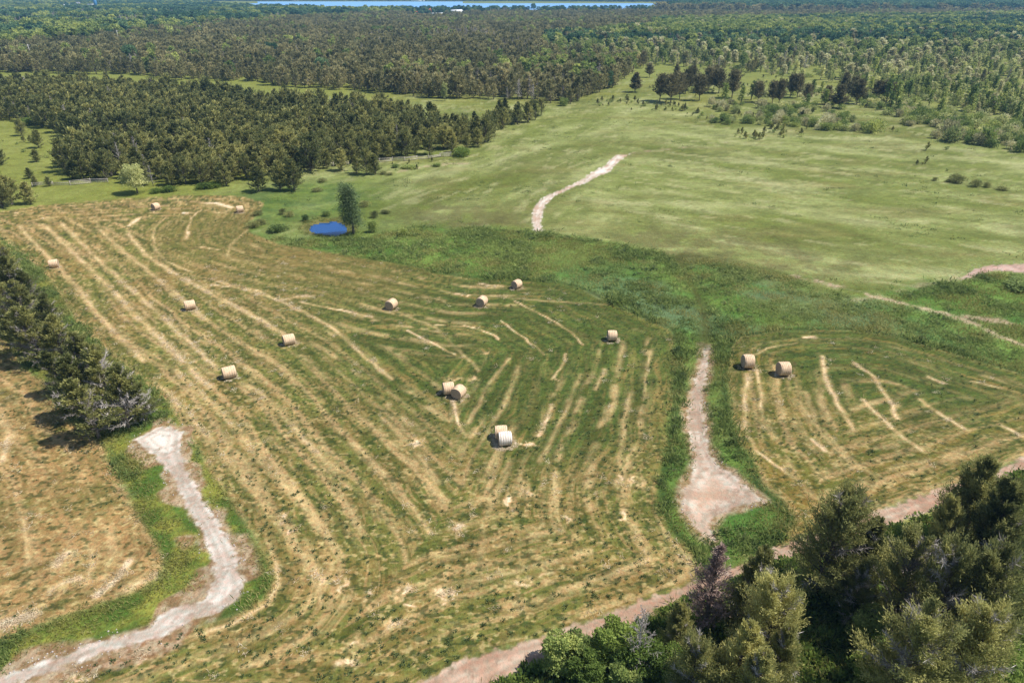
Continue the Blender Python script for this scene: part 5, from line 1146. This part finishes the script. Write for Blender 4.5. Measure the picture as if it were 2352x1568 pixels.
for i in range(len(tops) - 1):
    a, b = np.array(tops[i]), np.array(tops[i + 1]); m = MB(); f = np.linspace(0, 1, 14); P = a + f[:, None] * (b - a) - np.outer(4 * f * (1 - f), [0, 0, 1.6]) - a
    m.tube(P, [.025] * 14, 4); o = link('power_line', m.quads_to('power_line', [M_WIRE])); o.location = a; tag(o, ('wire in front of the far left woods, leaving the frame', 'wire between the first and the second utility pole', 'wire between the second and the third utility pole')[i], 'wire', 'power line wires')

# ------------------------------------------------------------------ barn, machines, trailers and houses far back
M_WHITE = plain('white_sheet_metal', (.70, .72, .74), (.82, .84, .86), .5, .5, .1); M_GREYROOF = plain('grey_roof', (.30, .32, .36), (.40, .42, .46), .6, .6, .1)
M_ORANGE = plain('orange_paint', (.62, .13, .05), (.75, .18, .07), 2, .5, 0); M_BLACK = plain('dark_rubber', (.03, .03, .03), (.07, .07, .07), 3, .8, 0); M_GLASS = plain('dark_glass', (.04, .05, .07), (.07, .09, .12), 1, .15, 0)
M_BLUE = plain('blue_paint', (.03, .14, .30), (.05, .20, .40), .4, .5, 0); M_BRICK = plain('pale_wall', (.55, .50, .46), (.66, .60, .55), .8, .9, 0)
def gable(w, d, h, rh):
    m = MB(); m.add([(-w, -d, 0), (w, -d, 0), (w, d, 0), (-w, d, 0), (-w, -d, h), (w, -d, h), (w, d, h), (-w, d, h)], [(0, 1, 5, 4), (1, 2, 6, 5), (2, 3, 7, 6), (3, 0, 4, 7)])
    m.add([(-w, -d, h), (-w, d, h), (-w, 0, h + rh), (w, -d, h), (w, d, h), (w, 0, h + rh)], [(0, 1, 2), (3, 5, 4)]); return m
def house(name, cat, u, v, w, d, h, rh, rz, wall, roof, label, wins=3, door=True, group=None):
    x, y, z = G(u, v); t = empty(name, (x, y, z), rz); tag(t, label, cat, group)
    link('walls', gable(w, d, h, rh).quads_to('walls', [wall]), t); m = MB(); e = .5
    for s in (-1, 1):
        V = [(-w - e, s * (d + e), h - rh * e / d), (w + e, s * (d + e), h - rh * e / d), (w + e, 0, h + rh + .02), (-w - e, 0, h + rh + .02)]; V2 = [(a, b, c + .22) for a, b, c in V]
        m.add(V + V2, [(4, 5, 6, 7), (3, 2, 1, 0), (0, 1, 5, 4), (1, 2, 6, 5), (3, 0, 4, 7)])
    link('roof', m.quads_to('roof', [roof]), t)
    for i in range(wins):
        m = MB(); m.box((-w + (i + .8) * 2 * w / (wins + .6), -d - .03, h * .55), (w * .09, .04, h * .16)); link('window', m.quads_to('window', [M_GLASS]), t)
    if door: m = MB(); m.box((w * .72, -d - .03, h * .36), (w * .14, .05, h * .36)); link('door', m.quads_to('door', [M_GREYROOF]), t)
house('metal_barn', 'barn', 1050, 34, 10.5, 6, 5.0, 2.2, R(4), M_WHITE, M_WHITE, 'long white metal barn with pale roof beside the orange machines', 5)
for u, v, w, d, h, rh, ml, mr, lab in [(155,20,13,7,6,2,M_WHITE,M_WHITE,'long low white building among the far left trees'), (102,16,9,6,6,2,M_BRICK,M_WHITE,'pale building at the far top left'), (212,22,8,6,9,1,M_WHITE,M_GREYROOF,'white building at the foot of the blue tower'),
   (593,32,5,4,4,2,M_BRICK,M_WHITE,'small white-roofed house alone among the far trees'), (182,16,7,6,7,2,M_BRICK,M_GREYROOF,'pale building just left of the blue tower'), (1226,31,6,4,3,1.5,M_WHITE,M_WHITE,'low white shed near the lone tree by the lake'),
   (960,2.6,22,9,8,3,M_WHITE,M_GREYROOF,'pale building on the far shore of the lake'), (675,2.2,18,8,7,3,M_BRICK,M_GREYROOF,'small pale house on the far shore at left')]:
    house('house', 'building', u, v, w, d, h, rh, R(float(rng.uniform(-12, 12))), ml, mr, lab)
x, y, z = G(223, 24); t = empty('water_tower', (x, y, z)); tag(t, 'tall blue tower beside the far white buildings', 'tower')
m = MB(); m.tube([(0, 0, -1), (0, 0, 26)], [3.3, 2.8], 20); link('shaft', m.quads_to('shaft', [M_BLUE]), t)
m = MB(); m.tube([(0, 0, 26), (0, 0, 28), (0, 0, 34), (0, 0, 37)], [2.8, 5, 5, 1.5], 20); link('tank', m.quads_to('tank', [M_BLUE]), t)
def excavator(u, v, rz, label, s=1.0, boom=True):
    x, y, z = G(u, v); t = empty('excavator', (x, y, z), rz, s); tag(t, label, 'digger')
    for q in (-1, 1):
        m = MB(); m.tube([(-2, q * 1.2 - .3, .5), (-2, q * 1.2 + .3, .5)], [.5, .5], 12); m.tube([(2, q * 1.2 - .3, .5), (2, q * 1.2 + .3, .5)], [.5, .5], 12); m.box((0, q * 1.2, .5), (2.0, .3, .48)); link('crawler_track', m.quads_to('crawler_track', [M_BLACK]), t)
    m = MB(); m.box((-.4, 0, 1.7), (2.1, 1.4, .6)); m.box((-1.6, 0, 2.5), (.9, 1.35, .35)); link('body', m.quads_to('body', [M_ORANGE]), t)
    m = MB(); m.box((.9, .75, 2.7), (.75, .6, .75)); link('cab', m.quads_to('cab', [M_ORANGE]), t)
    m = MB(); m.box((1.66, .75, 2.9), (.03, .5, .45)); m.box((.9, .13, 2.9), (.6, .03, .45)); link('cab_window', m.quads_to('cab_window', [M_GLASS]), t)
    m = MB(); m.tube([(1.2, -.2, 1.9), (2.6, -.2, 5.8), (5.0, -.2, 7.6 if boom else 5.2)], [.45, .5, .35], 6); link('boom', m.quads_to('boom', [M_ORANGE]), t)
    m = MB(); m.tube([(5.2, -.2, 7.9 if boom else 5.5), (6.4, -.2, 3.2)], [.35, .25], 6); link('arm', m.quads_to('arm', [M_ORANGE]), t)
    m = MB(); m.box((6.3, -.2, 2.6), (.5, .6, .5), 0, .4); link('bucket', m.quads_to('bucket', [M_BLACK]), t)
excavator(979, 37, R(10), 'orange excavator with its arm raised, left of the white barn', 1.35)
excavator(963, 38, R(175), 'second orange digger, lower, standing left of the taller one', 1.2, False)
for u, v, lab in ((997, 36, 'white trailer between the excavator and the barn, the left one'), (1012, 36, 'white trailer between the excavator and the barn, the right one')):
    x, y, z = G(u, v); t = empty('trailer', (x, y, z), R(5)); tag(t, lab, 'trailer', 'white trailers')
    m = MB(); m.box((0, 0, 2.4), (5, 1.3, 1.5)); link('box_body', m.quads_to('box_body', [M_WHITE]), t)
    for a in (-3.4, -2.2, 3.2):
        m = MB(); m.tube([(a, -1.25, .5), (a, 1.25, .5)], [.5, .5], 12); link('wheel', m.quads_to('wheel', [M_BLACK]), t)

# ------------------------------------------------------------------ air
hm = bpy.data.materials.new('haze'); hm.use_nodes = True; t = hm.node_tree; t.nodes.clear()
out = t.nodes.new('ShaderNodeOutputMaterial'); vo = t.nodes.new('ShaderNodeVolumePrincipled')
vo.inputs['Color'].default_value = (.28, .60, 1.0, 1); vo.inputs['Density'].default_value = HAZE = 0.00014; vo.inputs['Anisotropy'].default_value = 0.0
t.links.new(vo.outputs[0], out.inputs['Volume'])
m = MB(); m.box((0, 3000, 47), (8900, 4300, 53)); me = m.quads_to('haze', [hm]); tag(link('haze', me), 'thin blue summer haze over the whole country', kind='stuff')
SC.cycles.volume_bounces = 0

xq, yq = xq[265:], yq[265:]; n = len(xq)
stuff('bush_thicket', 'thicket of green and buff bushes between the cedar groves and the wood', 'bushes', [[(FARB[0][0], 0), (FARB[0][1], 1)], [(FARB[1][0], 2), (FARB[1][1], 1)], [(FARP[0][0], 0), (FARP[0][1], 1)], [(FARB[1][0], 3), (FARB[1][1], 1)]], [M_DECID, M_BARK, M_PALE, M_BUFF], with_z(xq, yq),
      rng.uniform(0, 6.28, n), rng.uniform(.5, 1.2, n)[:, None] * np.where(rng.random(n) < .5, 1, .8)[:, None] * np.ones((1, 3)), rng.choice([0, 1, 1, 3, 0, 2], n), .05)
# seedling cedars and bankside reeds, too many to count
SEED = cedar_parts(h=1.5, rad=.55, nb=16, ns=7, nl=2, L=.3, Wd=.16, seed=901); SEED2 = bush_parts(h=.9, rad=.7, lumps=5, n=90, L=.26, Wd=.16, seed=902)
xs, ys = [], []
for P, d, cl in ((WP([(1362,245),(1375,232),(1450,230),(1520,240),(1590,247),(1600,257),(1500,256),(1400,250)]), .14, 0), (WP([(1685,318),(1700,300),(1790,292),(1845,303),(1840,315),(1760,322)]), .22, 0),
                 (WP([(1560,262),(1640,240),(1780,262),(1900,262),(1900,300),(1700,292),(1620,282)]), .035, 0), (WP([(1480,200),(1700,170),(2050,200),(2050,262),(1700,240),(1500,245)]), .018, 0),
                 (WP([(1680,205),(1900,190),(2200,250),(2500,300),(2500,480),(2200,420),(1900,300)]), .008, 1), (WP([(0,300),(150,320),(140,400),(0,430),(-200,420)]), .02, 0), (WP([(880,372),(1040,362),(1000,395),(880,410)]), .03, 0)):
    x, y = scatter(P, d, 0, lambda x, y: smooth(.35, .55, fbm(x / 7, y / 7, 911, 3))); xs.append(x); ys.append(y)
x = np.concatenate(xs); y = np.concatenate(ys); n = len(x); print('seedlings', n)
stuff('cedar_seedlings', 'scattered dark cedar seedlings and scrub in the open grass before the woods', 'seedlings', [[(SEED[0], 0), (SEED[1], 1)], [(SEED2[0], 2), (SEED2[1], 1)]], [M_CEDAR, M_BARK, M_DECID], with_z(x, y), rng.uniform(0, 6.28, n),
      (rng.uniform(.5, 1.25, n) * np.where(y < 175, .6, 1))[:, None] * np.ones((1, 3)), (rng.random(n) < .4).astype(int), .05)
lo, hi = POND.min(0) - 4, POND.max(0) + 4; x = rng.uniform(lo[0], hi[0], 900); y = rng.uniform(lo[1], hi[1], 900); d = sdist(x, y, POND)
k = (d < .1) & (d > -1.8) & (rng.random(900) < .75); x, y = x[k], y[k]; n = len(x)
stuff('pond_reeds', 'yellowish reeds and grass round the bank of the pond', 'reeds', [[(grass_tuft(16, .7, .25, .05, 921), 0)], [(grass_tuft(16, .6, .25, .05, 922), 1)]], [M_GRASS_Y, M_GRASS], with_z(x, y), rng.uniform(0, 6.28, n),
      rng.uniform(.5, 1.2, n)[:, None] * np.ones((1, 3)), rng.integers(0, 2, n), .05)
